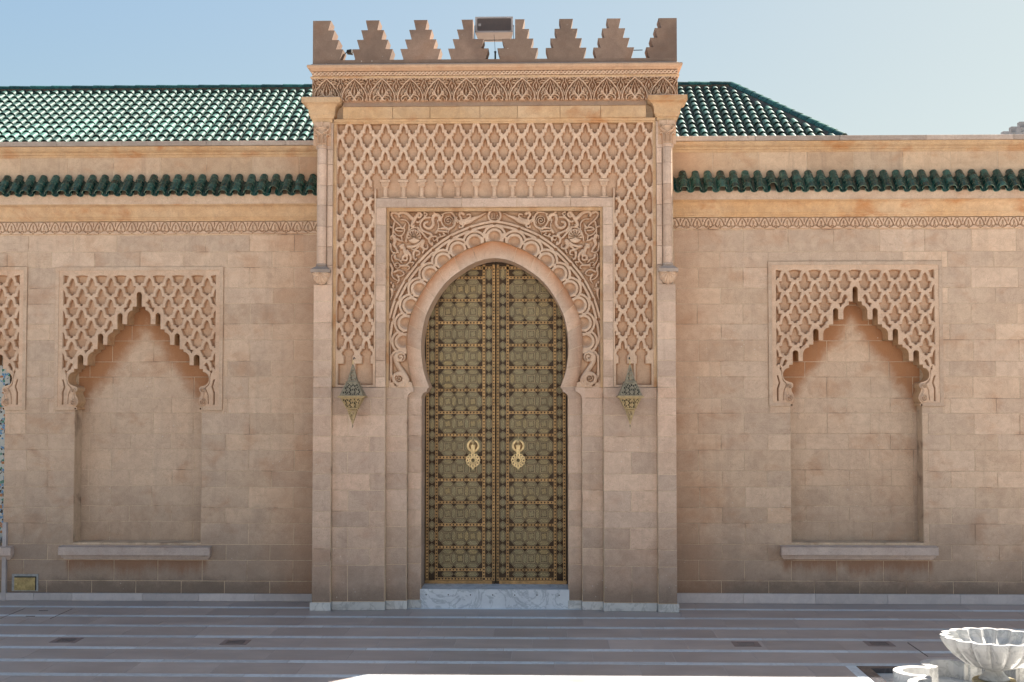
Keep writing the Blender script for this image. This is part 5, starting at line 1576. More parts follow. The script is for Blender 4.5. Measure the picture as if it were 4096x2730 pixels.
mb = MB(t.location); mb.rings([[(fx - 0.03, 0.16, fz - 0.02), (fx + 0.04, 0.16, fz - 0.02), (fx + 0.04, 0.16, fz + 0.025), (fx - 0.02, 0.16, fz + 0.015)], [(fx - 0.03, 0.28, fz - 0.02), (fx + 0.05, 0.28, fz - 0.03), (fx + 0.05, 0.28, fz + 0.035), (fx - 0.03, 0.28, fz + 0.02)]]); mb.build('body', MAT['bag'], t)
mb = MB(t.location); mb.tube([(fx - 0.02, 0.22, fz), (fx - 0.07, 0.24, fz - 0.02), (fx - 0.10, 0.26, fz - 0.12)], 0.008, 5); mb.build('arm', MAT['bag'], t)
mb = MB(t.location); mb.tube([(fx + 0.04, 0.22, fz), (fx + 0.09, 0.24, fz - 0.02), (fx + 0.075, 0.26, ZP - 0.01)], 0.004, 5); mb.build('cable', MAT['bag'], t)

# loudspeaker
YL = 0.42
l0, l1 = MX(1901, 100, YL), MX(2051.7, 100, YL); s1, s0 = MZ(1976, 68.5, YL), MZ(1976, 131.5, YL)
t = empty('loudspeaker', ((l0 + l1) / 2, YL, s0), 'wide grey outdoor loudspeaker with a brown grille behind the middle merlons', 'loudspeaker')
mb = MB(t.location)


def rrect(x0, x1, z0, z1, r, n=5):
    P = []
    for cx_, cz_, a0 in ((x1 - r, z0 + r, -PI / 2), (x1 - r, z1 - r, 0), (x0 + r, z1 - r, PI / 2), (x0 + r, z0 + r, PI)):
        for i in range(n + 1): a = a0 + PI / 2 * i / n; P.append((cx_ + r * math.cos(a), cz_ + r * math.sin(a)))
    return P


rr0 = rrect(l0, l1, s0, s1, 0.006); rr1 = rrect(l0 + 0.005, l1 - 0.005, s0 - 0.020, s1 - 0.002, 0.02); rr2 = rrect(l0 + 0.03, l1 - 0.03, s0 - 0.060, s1 - 0.03, 0.03)
mb.rings([[(x, YL + 0.004, z) for x, z in rr0], [(x, YL + 0.02, z) for x, z in rr0], [(x, YL + 0.10, z) for x, z in rr1], [(x, YL + 0.22, z - 0.01) for x, z in rr2]])
gx0, gx1, gz0, gz1 = MX(1909, 100, YL), MX(2044.5, 100, YL), MZ(1976, 125, YL), MZ(1976, 75, YL)
mb.prism(rrect(l0, l1, s0, s1, 0.006), YL - 0.012, YL + 0.0035, [rrect(gx0, gx1, gz0, gz1, 0.018)]); mb.build('shell', MAT['speaker_shell'], t)
mb = MB(t.location); mb.prism(rrect(gx0 - 0.002, gx1 + 0.002, gz0 - 0.002, gz1 + 0.002, 0.018), YL - 0.006, YL + 0.003); mb.build('grille', MAT['grille'], t)
bx, bz = M(1919, 101, YL); mb = MB(t.location); mb.box(bx - 0.018, bx + 0.018, YL - 0.009, YL - 0.005, bz - 0.017, bz + 0.017); mb.build('badge', MAT['speaker_shell'], t)
for x_ in (l0 + 0.01, (l0 + l1) / 2, l1 - 0.01):
    for z_ in (s0 + 0.008, s1 - 0.008):
        mb = MB(t.location); mb.rings([[(x_ + 0.004 * math.cos(a), y_, z_ + 0.004 * math.sin(a)) for a in [PI / 3 * i for i in range(6)]] for y_ in (YL - 0.014, YL - 0.011)]); mb.build('screw', MAT['iron'], t)
mb = MB(t.location)
for x_, sgx in ((l0 - 0.008, -1), (l1 + 0.008, 1)):
    mb.tube([(x_, YL + 0.06, (s0 + s1) / 2), (x_, YL + 0.06, ZP + 0.02)], 0.004, 5)
    mb.tube([(x_ + sgx * 0.006, YL + 0.06, (s0 + s1) / 2), (x_ - sgx * 0.02, YL + 0.06, (s0 + s1) / 2)], 0.008, 6)
mb.tube([(l0 - 0.008, YL + 0.06, ZP + 0.02), (l1 + 0.008, YL + 0.06, ZP + 0.02)], 0.005, 5)
mb.build('bracket', MAT['iron'], t)
mb = MB(GO); mb.box(-XM + 0.05, XM - 0.05, YM + 0.312, 1.28, ZP - 0.1, ZP - 0.02); mb.build('roof_deck', MAT['coping'], gate)

# ---- threshold step
zt0, zt1 = 0.0, MZ(1976, 2358, YJ3)
t = empty('threshold_step', (0, YJ3, 0), 'rough bluish white marble step under the bronze doors', 'step')
mb = MB(t.location); hw = X_J3 - 0.012
rs = []
mb.box(-hw - 0.02, hw + 0.02, YJ3 - 0.018, YD + 0.10, 0.0, zt1); mb.build('slab', MAT['threshold'], t)
for i in range(7):
    x_ = MX(1660 + (82 + i * 161.5) / 1.823, 2380, YJ3); z_ = MZ(1976, 2380, YJ3)
    mb = MB(t.location); mb.rings([[(x_ + 0.009 * math.cos(a), y_, z_ + 0.009 * math.sin(a)) for a in [PI / 4 * k for k in range(8)]] for y_ in (YJ3 - 0.0195, YJ3 - 0.015)]); mb.build('drain_hole', MAT['iron'], t)

# ================================================================== DOORS
ZD0 = MZ(1983, 2347, YD)
PXM = (DIST + YD) / FPX
zD = lambda py: MZ(1983, py, YD)
AX = MX(1983, 1700, YD)


def plate_mesh(kind, w, h, cut_):
    """raised rim with sunk pierced plate; w,h half sizes; cut_ length of the pointed end"""
    if kind == 'v': P = [(-w, -h + cut_), (0, -h), (w, -h + cut_), (w, h - cut_), (0, h), (-w, h - cut_)]
    elif kind == 'h': P = [(-w, 0), (-w + cut_, -h), (w - cut_, -h), (w, 0), (w - cut_, h), (-w + cut_, h)]
    else: P = [(-w, -h), (w, -h), (w, h), (-w, h)]
    n = len(P)
    def ins(d): return [(x * (1 - d / w), z * (1 - d / h)) for x, z in P]
    L = [(ins(0.0), 0.0), (ins(0.0), -0.010), (ins(0.0042), -0.010), (ins(0.0055), -0.001), (ins(0.0125), -0.001), (ins(0.0135), -0.007)]
    mb = MB()
    vs = [(x, y, z) for q, y in L for x, z in q]
    def lay(k): return [(k * n + i, k * n + (i + 1) % n, (k + 1) * n + (i + 1) % n, (k + 1) * n + i) for i in range(n)]
    mb.add(vs, lay(0) + lay(1) + lay(2), 0)
    mb.add(vs, lay(3), 2)
    mb.add(vs, lay(4) + [tuple(5 * n + i for i in range(n))], 1)
    me = mb.mesh('plate'); me.materials.append(MAT['rim']); me.materials.append(MAT['filigree']); me.materials.append(MAT['door_base'])
    return me


p_ = PXM
PV = plate_mesh('v', 11.8 * p_, 24.5 * p_, 11 * p_); PH = plate_mesh('h', 24 * p_, 12.2 * p_, 11 * p_); PQ = plate_mesh('q', 13.4 * p_, 14.2 * p_, 0)
PVS = plate_mesh('v', 11.8 * p_, 16 * p_, 10 * p_)
hemi = [(0.0120, 0.0), (0.0105, 0.004), (0.006, 0.007), (0.002, 0.0078)]
for sg in (-1, 1):
    leaf = empty('door_leaf', (sg * 0.5 + AX, YD + 0.03, ZD0), ('left' if sg < 0 else 'right') + ' leaf of the tall bronze door covered in pierced brass plates', 'door', 'bronze door leaves')
    LO = Vector(leaf.location)
    X = lambda px: AX + sg * (1982.5 - px) * p_            # px measured on the left leaf
    x_in, x_out = X(1980.9), X(1692)
    mb = MB(LO); a, b = sorted((x_in, x_out)); mb.box(a, b, YD, YD + 0.07, ZD0, zD(1008)); mb.build('panel', MAT['door_base'], leaf)
    def strap(x0, x1, z0, z1, name='strap', y=YD - 0.007, mat='brass'):
        a, b = sorted((x0, x1)); mb = MB(LO)
        mb.rings([[(a, YD + 0.002, z0), (b, YD + 0.002, z0), (b, YD + 0.002, z1), (a, YD + 0.002, z1)], [(a, y + 0.002, z0), (b, y + 0.002, z0), (b, y + 0.002, z1), (a, y + 0.002, z1)], [(a + .002, y, z0 + .002), (b - .002, y, z0 + .002), (b - .002, y, z1 - .002), (a + .002, y, z1 - .002)]])
        mb.build(name, MAT[mat], leaf)
    st = MB(LO)
    def stud(x, z, y=YD - 0.007):
        n = 6; st.rings([[(x + r * math.cos(2 * PI * i / n), y - d_, z + r * math.sin(2 * PI * i / n)) for i in range(n)] for r, d_ in hemi])
    zb_, ztp = zD(2318), zD(1068)
    for px, w in ((1974.3, 5.2), (1935, 5.4), (1746, 5.4), (1709, 5.5)):
        strap(X(px - w), X(px + w), zb_ - 0.02, ztp + 0.03, name='stile')
        z_ = zb_
        while z_ < ztp + 0.01: stud(X(px), z_); z_ += 12.75 * p_
    # bottom kick strap and top/bottom stud rows
    strap(X(1968), X(1752.5 + 0), zD(2322), zD(2311)); strap(X(1968), X(1700), zD(2344), zD(2323), 'kick_plate', mat='brass')
    strap(X(1968), X(1715), zD(1079), zD(1067))
    x_ = 1720
    while x_ < 1966: stud(X(x_), zD(2316.5)); stud(X(x_), zD(1073)); x_ += 12.75
    rows = [1157 + 89.85 * k for k in range(13)]
    for py in rows + [rows[-1] + 89.85]:
        zc_ = zD(py - 44.9)
        full_ = py in (rows[0],) or py > rows[-1] + 10
        strap(X(1929), X(1752), zc_ - 5.2 * p_, zc_ + 5.2 * p_)
        for i in range(13): stud(X(1760.5 + i * 13.4), zc_)
    def plate(me, px, z_, name='plate'):
        o = bpy.data.objects.new(name, me); COL.objects.link(o); o.parent = leaf
        o.location = Vector((X(px), YD + 0.0, z_)) - LO
    for py in rows:
        for k in range(3): plate(PQ, 1790.4 + 50.5 * k, zD(py))
        for k in range(4): plate(PV, 1765 + 50.55 * k, zD(py))
        for k in range(3):
            for q in (-1, 1): plate(PH, 1790.4 + 50.5 * k, zD(py + q * 27.2))
        for px in (1954.5, 1727.5):
            plate(PV, px, zD(py)); plate(PVS, px, zD(py + 44.9))
    for px in (1790.4, 1841, 1891.5): plate(PH, px, zD(1093)); plate(PH, px, zD(2298))
    plate(PV, 1954.5, zD(1098))
    plate(PVS, 1727.5, zD(2292)) if False else None
    o = st.build('studs', MAT['stud'], leaf); o['kind'] = 'stuff'
    # knocker
    kx_, kz_ = X(1892.5), zD(1784)
    kn = bpy.data.objects.new('knocker', None); COL.objects.link(kn); kn.parent = leaf; kn.location = Vector((kx_, YD - 0.01, kz_)) - LO
    def kpart(mb, name, mat, smooth=True):
        me = mb.mesh(name);
        if smooth: me.shade_smooth()
        o = link(name, me, MAT[mat], kn)
        return o
    def disc_ring(mb, rads):   # rads: (radius, y) rings about local origin
        mb.rings([[(r * math.cos(2 * PI * i / 28), y, r * math.sin(2 * PI * i / 28)) for i in range(28)] for r, y in rads])
    mb = MB(); disc_ring(mb, [(26 * p_, 0.008), (26 * p_, -0.004), (24 * p_, -0.008), (18 * p_, -0.009)]); kpart(mb, 'back_plate', 'bright_brass', False)
    mb = MB(); disc_ring(mb, [(17.5 * p_, -0.008), (15 * p_, -0.022), (10 * p_, -0.032), (3 * p_, -0.036)]); kpart(mb, 'boss', 'brass')
    mb = MB()
    mb.lathe(0, -0.05, [(0.003, 52 * p_), (0.003, 46 * p_), (0.006, 43 * p_), (0.003, 40 * p_), (0.005, 32 * p_), (0.008, 26 * p_), (0.012, 24 * p_), (0.022, 20 * p_), (0.026, 16.5 * p_), (0.020, 12 * p_), (0.008, 9 * p_), (0.014, 4 * p_), (0.020, 1 * p_)], 16)
    kpart(mb, 'finial', 'bright_brass')
    mb = MB(); mb.box(-8.4 * p_, 8.4 * p_, -0.075, -0.03, -1 * p_, 3 * p_); mb.box(-7.4 * p_, 7.4 * p_, -0.070, -0.03, -12.5 * p_, -1.2 * p_); mb.box(-7 * p_, 7 * p_, -0.060, -0.035, -30 * p_, -13 * p_); kpart(mb, 'hinge', 'bright_brass', False)
    # pierced rosette
    f = Field(-30 * p_, 30 * p_, -40 * p_, 30 * p_, 0.0032)
    cz = 0.0; R0 = 28 * p_
    Rr = np.hypot(f.X, f.Z - cz); Aa = np.arctan2(f.Z - cz, f.X)
    solid = Rr < R0 * (1 + 0.035 * np.cos(12 * Aa))
    hole = (Rr < 7.5 * p_)
    star = (np.abs(((Aa / (2 * PI) * 12) % 1) - 0.5) > 0.30 - 0.0) & (Rr > 18.5 * p_) & (Rr < 25 * p_)
    star2 = (np.abs((((Aa / (2 * PI) * 12 + 0.5)) % 1) - 0.5) > 0.34) & (Rr > 10.5 * p_) & (Rr < 15.5 * p_)
    tail = (np.abs(f.X) < (8 * p_ - (-(f.Z) - 27 * p_) * 0.7)) & (f.Z < -24 * p_) & (f.Z > -38 * p_)
    keepv = (solid | tail) & ~hole & ~star & ~star2
    kv = keepv
    def cutf(XC, ZC, kv=kv, f=f):
        return ~(kv[:-1, :-1] & kv[1:, :-1] | (kv[:-1, 1:] & kv[1:, 1:]))
    f.h[:] = 0.0
    o = f.build('rosette', -0.052, MAT['bright_brass'], None, cut=cutf)
    o.parent = kn; o.location = (0, 0, -57 * p_)
    m_ = o.modifiers.new('thick', 'SOLIDIFY'); m_.thickness = 0.008; m_.offset = 0

# ================================================================== LANTERNS
LM = {}


def pierced(name, w0, w1, h, nx, nz, seed, frame=0.012):
    """trapezoid face pierced with an interlace; local x across, z up from 0 to h; returns verts, quads"""
    rs = np.random.RandomState(seed)
    U, V_ = np.meshgrid(np.linspace(-1, 1, nx + 1), np.linspace(0, 1, nz + 1))
    wloc = w0 + (w1 - w0) * V_
    xc = (U[:-1, :-1] + U[1:, 1:]) / 2; vc = (V_[:-1, :-1] + V_[1:, 1:]) / 2
    wl = w0 + (w1 - w0) * vc; X = xc * wl; Z = vc * h
    k = 105.0
    pat = np.abs(np.sin(X * k) * np.sin(Z * k) + np.sin((X + Z) * k * 0.62 + 0.4) * np.sin((X - Z) * k * 0.62 + 0.4))
    holes = (pat > 0.66) & (np.abs(X) < wl - frame) & (Z > frame) & (Z < h - frame)
    idx = np.arange((nx + 1) * (nz + 1)).reshape(nz + 1, nx + 1)
    Q = np.stack([idx[:-1, :-1], idx[:-1, 1:], idx[1:, 1:], idx[1:, :-1]], -1).reshape(-1, 4)[~holes.ravel()]
    return (U * wloc).ravel(), (V_ * h).ravel(), wloc.ravel(), Q


def lantern(sg, axpx, label):
    Yl = YF - 0.20
    x, _ = M(axpx, 1585, Yl); zz = lambda p: MZ(axpx, p, Yl)
    t = empty('lantern', (x, Yl, zz(1710)), label, 'lantern', 'brass lanterns on the gateway')
    O = Vector(t.location); kk = (DIST + Yl) / FPX
    def tier(name, zlo, zhi, wlo, whi, mat, cell=0.0036):
        h = zhi - zlo; nz = max(6, int(h / cell)); nx = max(6, int(2 * max(wlo, whi) / cell))
        U, Vv, wl, Q = pierced(name, wlo, whi, h, nx, nz, 1)
        VV = []; QQ = []
        for q in range(4):
            a = PI / 2 * q; n0 = len(U) * q
            px_, py_ = U, -wl
            VV.append(np.stack([px_ * math.cos(a) - py_ * math.sin(a), px_ * math.sin(a) + py_ * math.cos(a), Vv], 1)); QQ.append(Q + n0)
        V = np.concatenate(VV); Q = np.concatenate(QQ)
        used = np.unique(Q); rm = np.full(len(V), -1); rm[used] = np.arange(len(used))
        o = quad_mesh(name, V[used].astype(np.float32), rm[Q], MAT[mat], None, smooth=False)
        o.parent = t; o.location = (0, 0, zlo - O.z)
        m_ = o.modifiers.new('thick', 'SOLIDIFY'); m_.thickness = 0.004; m_.offset = -1
        if name.endswith('body'):
            mb = MB(O); q_ = 0.86; mb.rings([[(x + a_ * r_, Yl + b_ * r_, z_) for a_, b_ in ((-1, -1), (1, -1), (1, 1), (-1, 1))] for r_, z_ in ((wlo * q_, zlo + 0.004), (whi * q_, zhi - 0.004))]); mb.build('shade_liner', MAT['liner_shade'], t)  # near-black liner stands in for the shade seen through the piercings
        return o
    w = lambda p: p * kk * 0.93
    tier('upper_spire', zz(1526), zz(1459), w(21), w(2.5), 'patina_bronze')
    tier('upper_body', zz(1583), zz(1531), w(50), w(26), 'patina_bronze')
    tier('lower_body', zz(1635), zz(1593), w(24), w(46), 'gold_bronze')
    tier('lower_spire', zz(1698), zz(1642), w(1.5), w(20), 'gold_bronze')
    def sq(name, prof, mat):
        mb = MB(O); mb.rings([[(x + a * r, Yl + b * r, z_) for a, b in ((-1, -1), (1, -1), (1, 1), (-1, 1))] for r, z_ in prof]); mb.build(name, MAT[mat], t)
    sq('upper_collar', [(w(26), zz(1531)), (w(27), zz(1530)), (w(27), zz(1528)), (w(22), zz(1526)), (w(21.5), zz(1524))], 'patina_bronze')
    sq('rim', [(w(46), zz(1593)), (w(55), zz(1591)), (w(56), zz(1586)), (w(50), zz(1583))], 'gold_bronze')
    sq('lower_collar', [(w(20), zz(1642)), (w(17), zz(1638)), (w(26), zz(1637.5)), (w(26), zz(1634.5)), (w(24), zz(1634))], 'gold_bronze')
    mb = MB(O); zt = zz(1459); mb.lathe(x, Yl, [(0.006, zt), (0.010, zt + 0.01), (0.005, zt + 0.02), (0.011, zt + 0.032), (0.011, zt + 0.036), (0.004, zt + 0.045), (0.007, zt + 0.058), (0.002, zt + 0.07)], 12); mb.build('finial', MAT['bright_brass'], t, smooth=True)
    mb = MB(O); zb = zz(1698); mb.lathe(x, Yl, [(0.001, zb - 0.055), (0.004, zb - 0.045), (0.002, zb - 0.038), (0.010, zb - 0.028), (0.010, zb - 0.020), (0.003, zb - 0.012), (0.005, zb)], 12); mb.build('drop', MAT['patina_bronze'], t, smooth=True)
    mb = MB(O); mb.tube([(x, Yl, zt + 0.06), (x, Yl + 0.10, zt + 0.10), (x, YF + 0.02, zt + 0.08)], 0.006, 6); mb.tube([(x, Yl, zz(1588)), (x, YF + 0.02, zz(1588))], 0.010, 6); mb.build('bracket', MAT['iron'], t)
    return t


lantern(-1, 1411, 'pierced brass lantern hung on the gateway, left of the door')
lantern(1, 2520, 'pierced brass lantern hung on the gateway, right of the door')

# ================================================================== TILED ROOF BEHIND
YR0, YR1 = 22.0 - DIST + 0.05, 24.55 - DIST
roof = empty('tiled_roof', (-2, YR0, 7.0), 'green glazed barrel tile hipped roof rising behind the wall and gateway', 'roof')
RO = Vector(roof.location)
zR1 = M(2400, 336, YR1)[1] - 0.10
zR0 = M(2400, 548, YR0)[1]
sl_r = math.atan2(zR1 - zR0, YR1 - YR0)
xh1 = MX(2925, 330, YR1); xh0 = MX(3335, 541, YR0)
XL_ = -12.0
dv = Vector((0, math.cos(sl_r), math.sin(sl_r))); Ls = (YR1 - YR0) / math.cos(sl_r)
ext = 0.6      # continues below the coping line
low = Vector((0, YR0, zR0)) - dv * ext
top = Vector((0, YR1, zR1))
hx = lambda s: xh0 + (xh1 - xh0) * s / Ls
mb = MB(RO)
xl_ = hx(-ext)
mb.add([(XL_, low.y, low.z), (xl_, low.y, low.z), (xh1, top.y, top.z), (XL_, top.y, top.z)], [(0, 1, 2, 3)])
mb.add([(xl_, low.y, low.z), (xl_, 2 * top.y - low.y, low.z), (xh1, top.y, top.z)], [(0, 1, 2)])
mb.add([(XL_, 2 * top.y - low.y, low.z), (xl_, 2 * top.y - low.y, low.z), (xh1, top.y, top.z), (XL_, top.y, top.z)], [(0, 3, 2, 1)])
mb.build('roof_deck', MAT['roof_deck'], roof)
RP = 0.1625; EX = Ls / 11.0


def roof_tile_mesh():
    mb = MB(); n = 7; L = EX * 1.12; r0, r1 = 0.066, 0.054; th = 0.012
    def arc(r, y, l): return [(r * math.cos(PI * i / n), y, r * math.sin(PI * i / n) + l) for i in range(n + 1)]
    a = arc(r0, 0, 0.024); b = arc(r1, L, 0.0); c = arc(r0 - th, 0, 0.024); m_ = n + 1
    mb.add(a + b, [(i, i + 1, m_ + i + 1, m_ + i) for i in range(n)])
    mb.add(a + c, [(i + 1, i, m_ + i, m_ + i + 1) for i in range(n)], 1)
    me = mb.mesh('roof_tile'); me.shade_smooth(); me.materials.append(MAT['glazed_roof']); me.materials.append(MAT['glazed_roof'])
    return me


RT = roof_tile_mesh()
cands = []
x = MX(1107 * 0.5525, 560, YR0)
k0 = int((XL_ - x) / RP)
xs = [x + k * RP for k in range(k0, 200) if XL_ < x + k * RP < xh0 + 0.5]
NR0 = -2
rot = sl_r
for x_ in xs:
    for r in range(NR0, 11):
        s = r * EX
        if s + EX * 0.75 > Ls: continue
        if x_ > hx(s + EX * 0.9) - 0.07: continue
        p = Vector((x_, YR0, zR0)) + dv * s
        cands.append((p, r))
# which tiles the photo shows: in frame and clear of the gateway
vis = []; rest = []
for p, r in cands:
    d = p - CAM; fx_ = 2048 + FPX * d.dot(R_) / d.dot(F_); onscreen = -30 < fx_ < 4130
    hidden = 1255 < fx_ < 2695
    if onscreen and not hidden and r >= 0: vis.append((p, r))
    else: rest.append((p, r))
vis.sort(key=lambda q: (q[0] - CAM).length)
rest += vis[300:]; vis = vis[:300]
tmpl = [tuple(v.co) for v in RT.vertices]; tf = [tuple(p.vertices) for p in RT.polygons]
for p, r in vis:
    o = bpy.data.objects.new('roof_tile', RT); COL.objects.link(o); o.parent = roof
    o.location = p - RO + Vector((random.uniform(-.004, .004), 0, random.uniform(-.003, .003))); o.rotation_euler = (rot + random.uniform(-.012, .012), random.uniform(-.03, .03), random.uniform(-.02, .02))
V = np.array(tmpl, np.float64); c_, s_ = math.cos(rot), math.sin(rot)
allv = []; allf = []
for n_, (p, r) in enumerate(rest):
    a_ = random.uniform(-.03, .03); W0 = V.copy(); W0[:, 0] += W0[:, 1] * random.uniform(-.02, .02)
    W0[:, 2] += a_ * W0[:, 0]
    Wv = np.stack([W0[:, 0] + p.x - RO.x, W0[:, 1] * c_ - W0[:, 2] * s_ + p.y - RO.y, W0[:, 1] * s_ + W0[:, 2] * c_ + p.z - RO.z + random.uniform(-.003, .003)], 1)
    allv.append(Wv); allf.append(np.array(tf) + n_ * len(V))
me = bpy.data.meshes.new('roof_tiles'); me.from_pydata(np.concatenate(allv).tolist(), [], np.concatenate(allf).tolist()); me.shade_smooth(); me.materials.append(MAT['glazed_roof'])
o = bpy.data.objects.new('tile_field', me); COL.objects.link(o); o.parent = roof; o['kind'] = 'stuff'


def cap_run(P0, P1, n, name):
    """line of ridge tiles"""
    P0, P1 = Vector(P0), Vector(P1); d = (P1 - P0); L = d.length / n; d.normalize(); side = d.cross(Vector((0, 0, 1))).normalized(); up = side.cross(d)
    mb = MB(); m_ = 8
    def arc(r, y, l): return [(r * math.cos(PI * i / m_), y, r * math.sin(PI * i / m_) + l) for i in range(m_ + 1)]
    a = arc(0.080, 0, 0.004); b = arc(0.074, L * 1.04, 0.0); c = arc(0.066, 0, 0.004)
    mb.add(a + b, [(i, i + 1, m_ + 2 + i, m_ + 1 + i) for i in range(m_)]); mb.add(a + c, [(i + 1, i, m_ + 1 + i, m_ + 2 + i) for i in range(m_)])
    me = mb.mesh(name); me.shade_smooth(); me.materials.append(MAT['glazed'])
    q = Matrix((side, d, up)).transposed().to_quaternion()
    for i in range(n):
        o = bpy.data.objects.new(name, me); COL.objects.link(o); o.parent = roof; o.location = P0 + d * L * i - RO; o.rotation_mode = 'QUATERNION'; o.rotation_quaternion = q


mb = MB(RO); mb.box(XL_, xh1, YR1 - 0.05, YR1 + 0.05, zR1 - 0.05, zR1 + 0.08)
mb.build('ridge_bed', MAT['roof_deck'], roof)
cap_run((XL_, YR1, zR1 + 0.05), (xh1, YR1, zR1 + 0.05), 40, 'ridge_tile')
h0 = Vector((hx(-0.25), YR0 - 0.25 * math.cos(sl_r), zR0 - 0.25 * math.sin(sl_r) + 0.04)); cap_run(h0, (xh1, YR1, zR1 + 0.05), 14, 'hip_tile')
mb = MB(RO); hv = [Vector((hx(s), YR0 + s * math.cos(sl_r), zR0 + s * math.sin(sl_r))) for s in (-ext, Ls)]
mb.rings([[p + Vector((-0.16, -0.02, 0.0)), p + Vector((0.05, 0.02, 0.0)), p + Vector((0.02, 0, 0.06)), p + Vector((-0.09, 0, 0.06))] for p in hv]); mb.build('hip_bed', MAT['roof_deck'], roof)
mb = MB(RO); mb.box(XL_ + 0.3, xl_ - 0.35, YR0 - 0.1, 2 * YR1 - YR0 + 0.1, 0, zR0 - 0.42); mb.build('wall', MAT['stone'], roof)

# ================================================================== FAR CRENELLATED WALL (right edge)
fw_x = 14.62
t = empty('crenellated_wall', (fw_x, 24, 0), 'distant pale wall crowned with stepped merlons at the right edge', 'wall')
mb = MB(t.location); mb.box(fw_x, fw_x + 0.8, 19.8, 24.2, 0, 10.43); mb.build('wall', MAT['white_wall'], t)
for i in range(7):
    dd = 40 - 0.70 * i; y = dd - DIST; mb = MB(t.location); z0 = 10.43
    for k, (w, z_a, z_b) in enumerate(((0.30, 0.0, 0.17), (0.20, 0.171, 0.34), (0.11, 0.341, 0.52))):
        mb.rings([[(fw_x - 0.9 + 0.9 + q_, y + sgy * ww, z0 + zz_) for q_, sgy in ((0, -1), (0.22, -1), (0.22, 1), (0, 1))] for ww, zz_ in ((w * 0.85, z_a), (w, z_b))])
    mb.build('merlon', MAT['white_wall'], t)

# ================================================================== FOUNTAIN
BX, BY = G(3977, 2710, 0.12); 
f0 = empty('fountain_basin', (BX, BY, 0), 'low lobed white marble basin wall round the bowl', 'basin')
sq_ = kindS(bpy.data.objects.new('fountain_floor', None)); COL.objects.link(sq_)
cxF, cyF = BX, BY; hs = 1.22
FXa, FXb, FYa, FYb = cxF - hs, cxF + hs, cyF - hs, cyF + hs
mb = MB()
w1 = 0.12
for (a, b, c, d) in ((FXa, FXb, FYb - w1, FYb), (FXa, FXb, FYa, FYa + w1), (FXa, FXa + w1, FYa + w1, FYb - w1), (FXb - w1, FXb, FYa + w1, FYb - w1)):
    flat_slab('border_slab', a, b, c, d, 0.002, MAT['strip'], sq_)
mb = MB(); i1 = hs - w1; i2 = i1 - 0.13
for (a, b, c, d) in ((-i1, i1, i2, i1), (-i1, i1, -i1, -i2), (-i1, -i2, -i2, i2), (i2, i1, -i2, i2)):
    flat_slab('dark_border', cxF + a, cxF + b, cyF + c, cyF + d, 0.001, MAT['dark_marble'], sq_, th=0.07)
mb = MB(); mb.box(cxF - i2 - 0.004, cxF + i2 + 0.004, cyF - i2 - 0.004, cyF + i2 + 0.004, -0.10, -0.061); o = mb.build('sunk_bed', MAT['dark_marble'], sq_)
n_ = 5; st_ = 2 * i2 / n_
for i in range(n_):
    for j in range(n_):
        flat_slab('floor_tile', cxF - i2 + i * st_, cxF - i2 + (i + 1) * st_, cyF - i2 + j * st_, cyF - i2 + (j + 1) * st_, -0.05, MAT['marble'], sq_, 0.0015, 0.02)
# gap filler between ground hole and square
mb = MB(); mb.box(cxF - hs - 0.1, cxF + hs + 0.1, cyF - hs - 0.1, cyF + hs + 0.1, -0.13, -0.101); mb.build('bed', MAT['dark_marble'], sq_)
# lobed wall
RC, RL, TW, HB = 0.70, 0.268, 0.09, 0.125
NL = 8


def lobed(R, r, n=8, m_=14, ph=PI / 2 + PI / 8):
    """union outline of n circles on a ring"""
    half_ = PI / n
    # angle at circle centre of the intersection with the neighbour
    dch = 2 * R * math.sin(half_); 
    be = math.acos(min(1, (dch / 2) / r)) ; a1 = PI / 2 + half_ - be
    P = []
    for k in range(n):
        th_ = ph + 2 * PI * k / n; c = (R * math.cos(th_), R * math.sin(th_))
        for i in range(m_):
            a = th_ - a1 + 2 * a1 * i / (m_ - 1); P.append((c[0] + r * math.cos(a), c[1] + r * math.sin(a)))
    return P


Po, Pi_ = lobed(RC, RL), lobed(RC, RL - TW)
mper = 14
for k in range(NL):     # one curved stone per lobe
    o_ = Po[k * mper:(k + 1) * mper]; i_ = Pi_[k * mper:(k + 1) * mper]
    mb = MB(f0.location)
    mb.rings([[(cxF + p[0], cyF + p[1], z_) for p in o_ + i_[::-1]] for z_ in (-0.05, HB - 0.004)], cap=False)
    tri = [(i, i + 1, 2 * mper - 2 - i, 2 * mper - 1 - i) for i in range(mper - 1)]
    mb.add([(cxF + p[0], cyF + p[1], HB - 0.004) for p in o_ + i_[::-1]], tri)
    mb.build('curved_kerb', MAT['marble'], f0)
    # cusp block between two lobes
    a, b = Po[(k + 1) * mper - 1], Pi_[(k + 1) * mper - 1]; c, d = Po[((k + 1) * mper) % len(Po)], Pi_[((k + 1) * mper) % len(Pi_)]
    th_ = PI / 2 + PI / 8 + 2 * PI * (k + 0.5) / NL; ux, uy = math.cos(th_), math.sin(th_); vx, vy = -uy, ux
    rin = min(math.hypot(*b), math.hypot(*d)) - 0.03; rout = math.hypot(*a) + 0.0
    q = [(cxF + ux * r_ + vx * w_2, cyF + uy * r_ + vy * w_2) for r_, w_2 in ((rin, -0.035), (rin, 0.035), (rout, 0.052), (rout, -0.052))]
    mb = MB(f0.location); mb.rings([[(x_, y_, z_) for x_, y_ in q] for z_ in (-0.05, HB - 0.001)]); mb.build('cusp_block', MAT['marble'], f0)
# bowl on pedestal
bw_ = empty('fountain_bowl', (BX, BY, 0), 'scalloped white marble fountain bowl on a round pedestal', 'fountain')
HR = 0.52; NS = 16


def scal(r, a, k): return r * (1 + k * (abs(math.sin(NS / 2 * a)) ** 0.75 - 0.5))


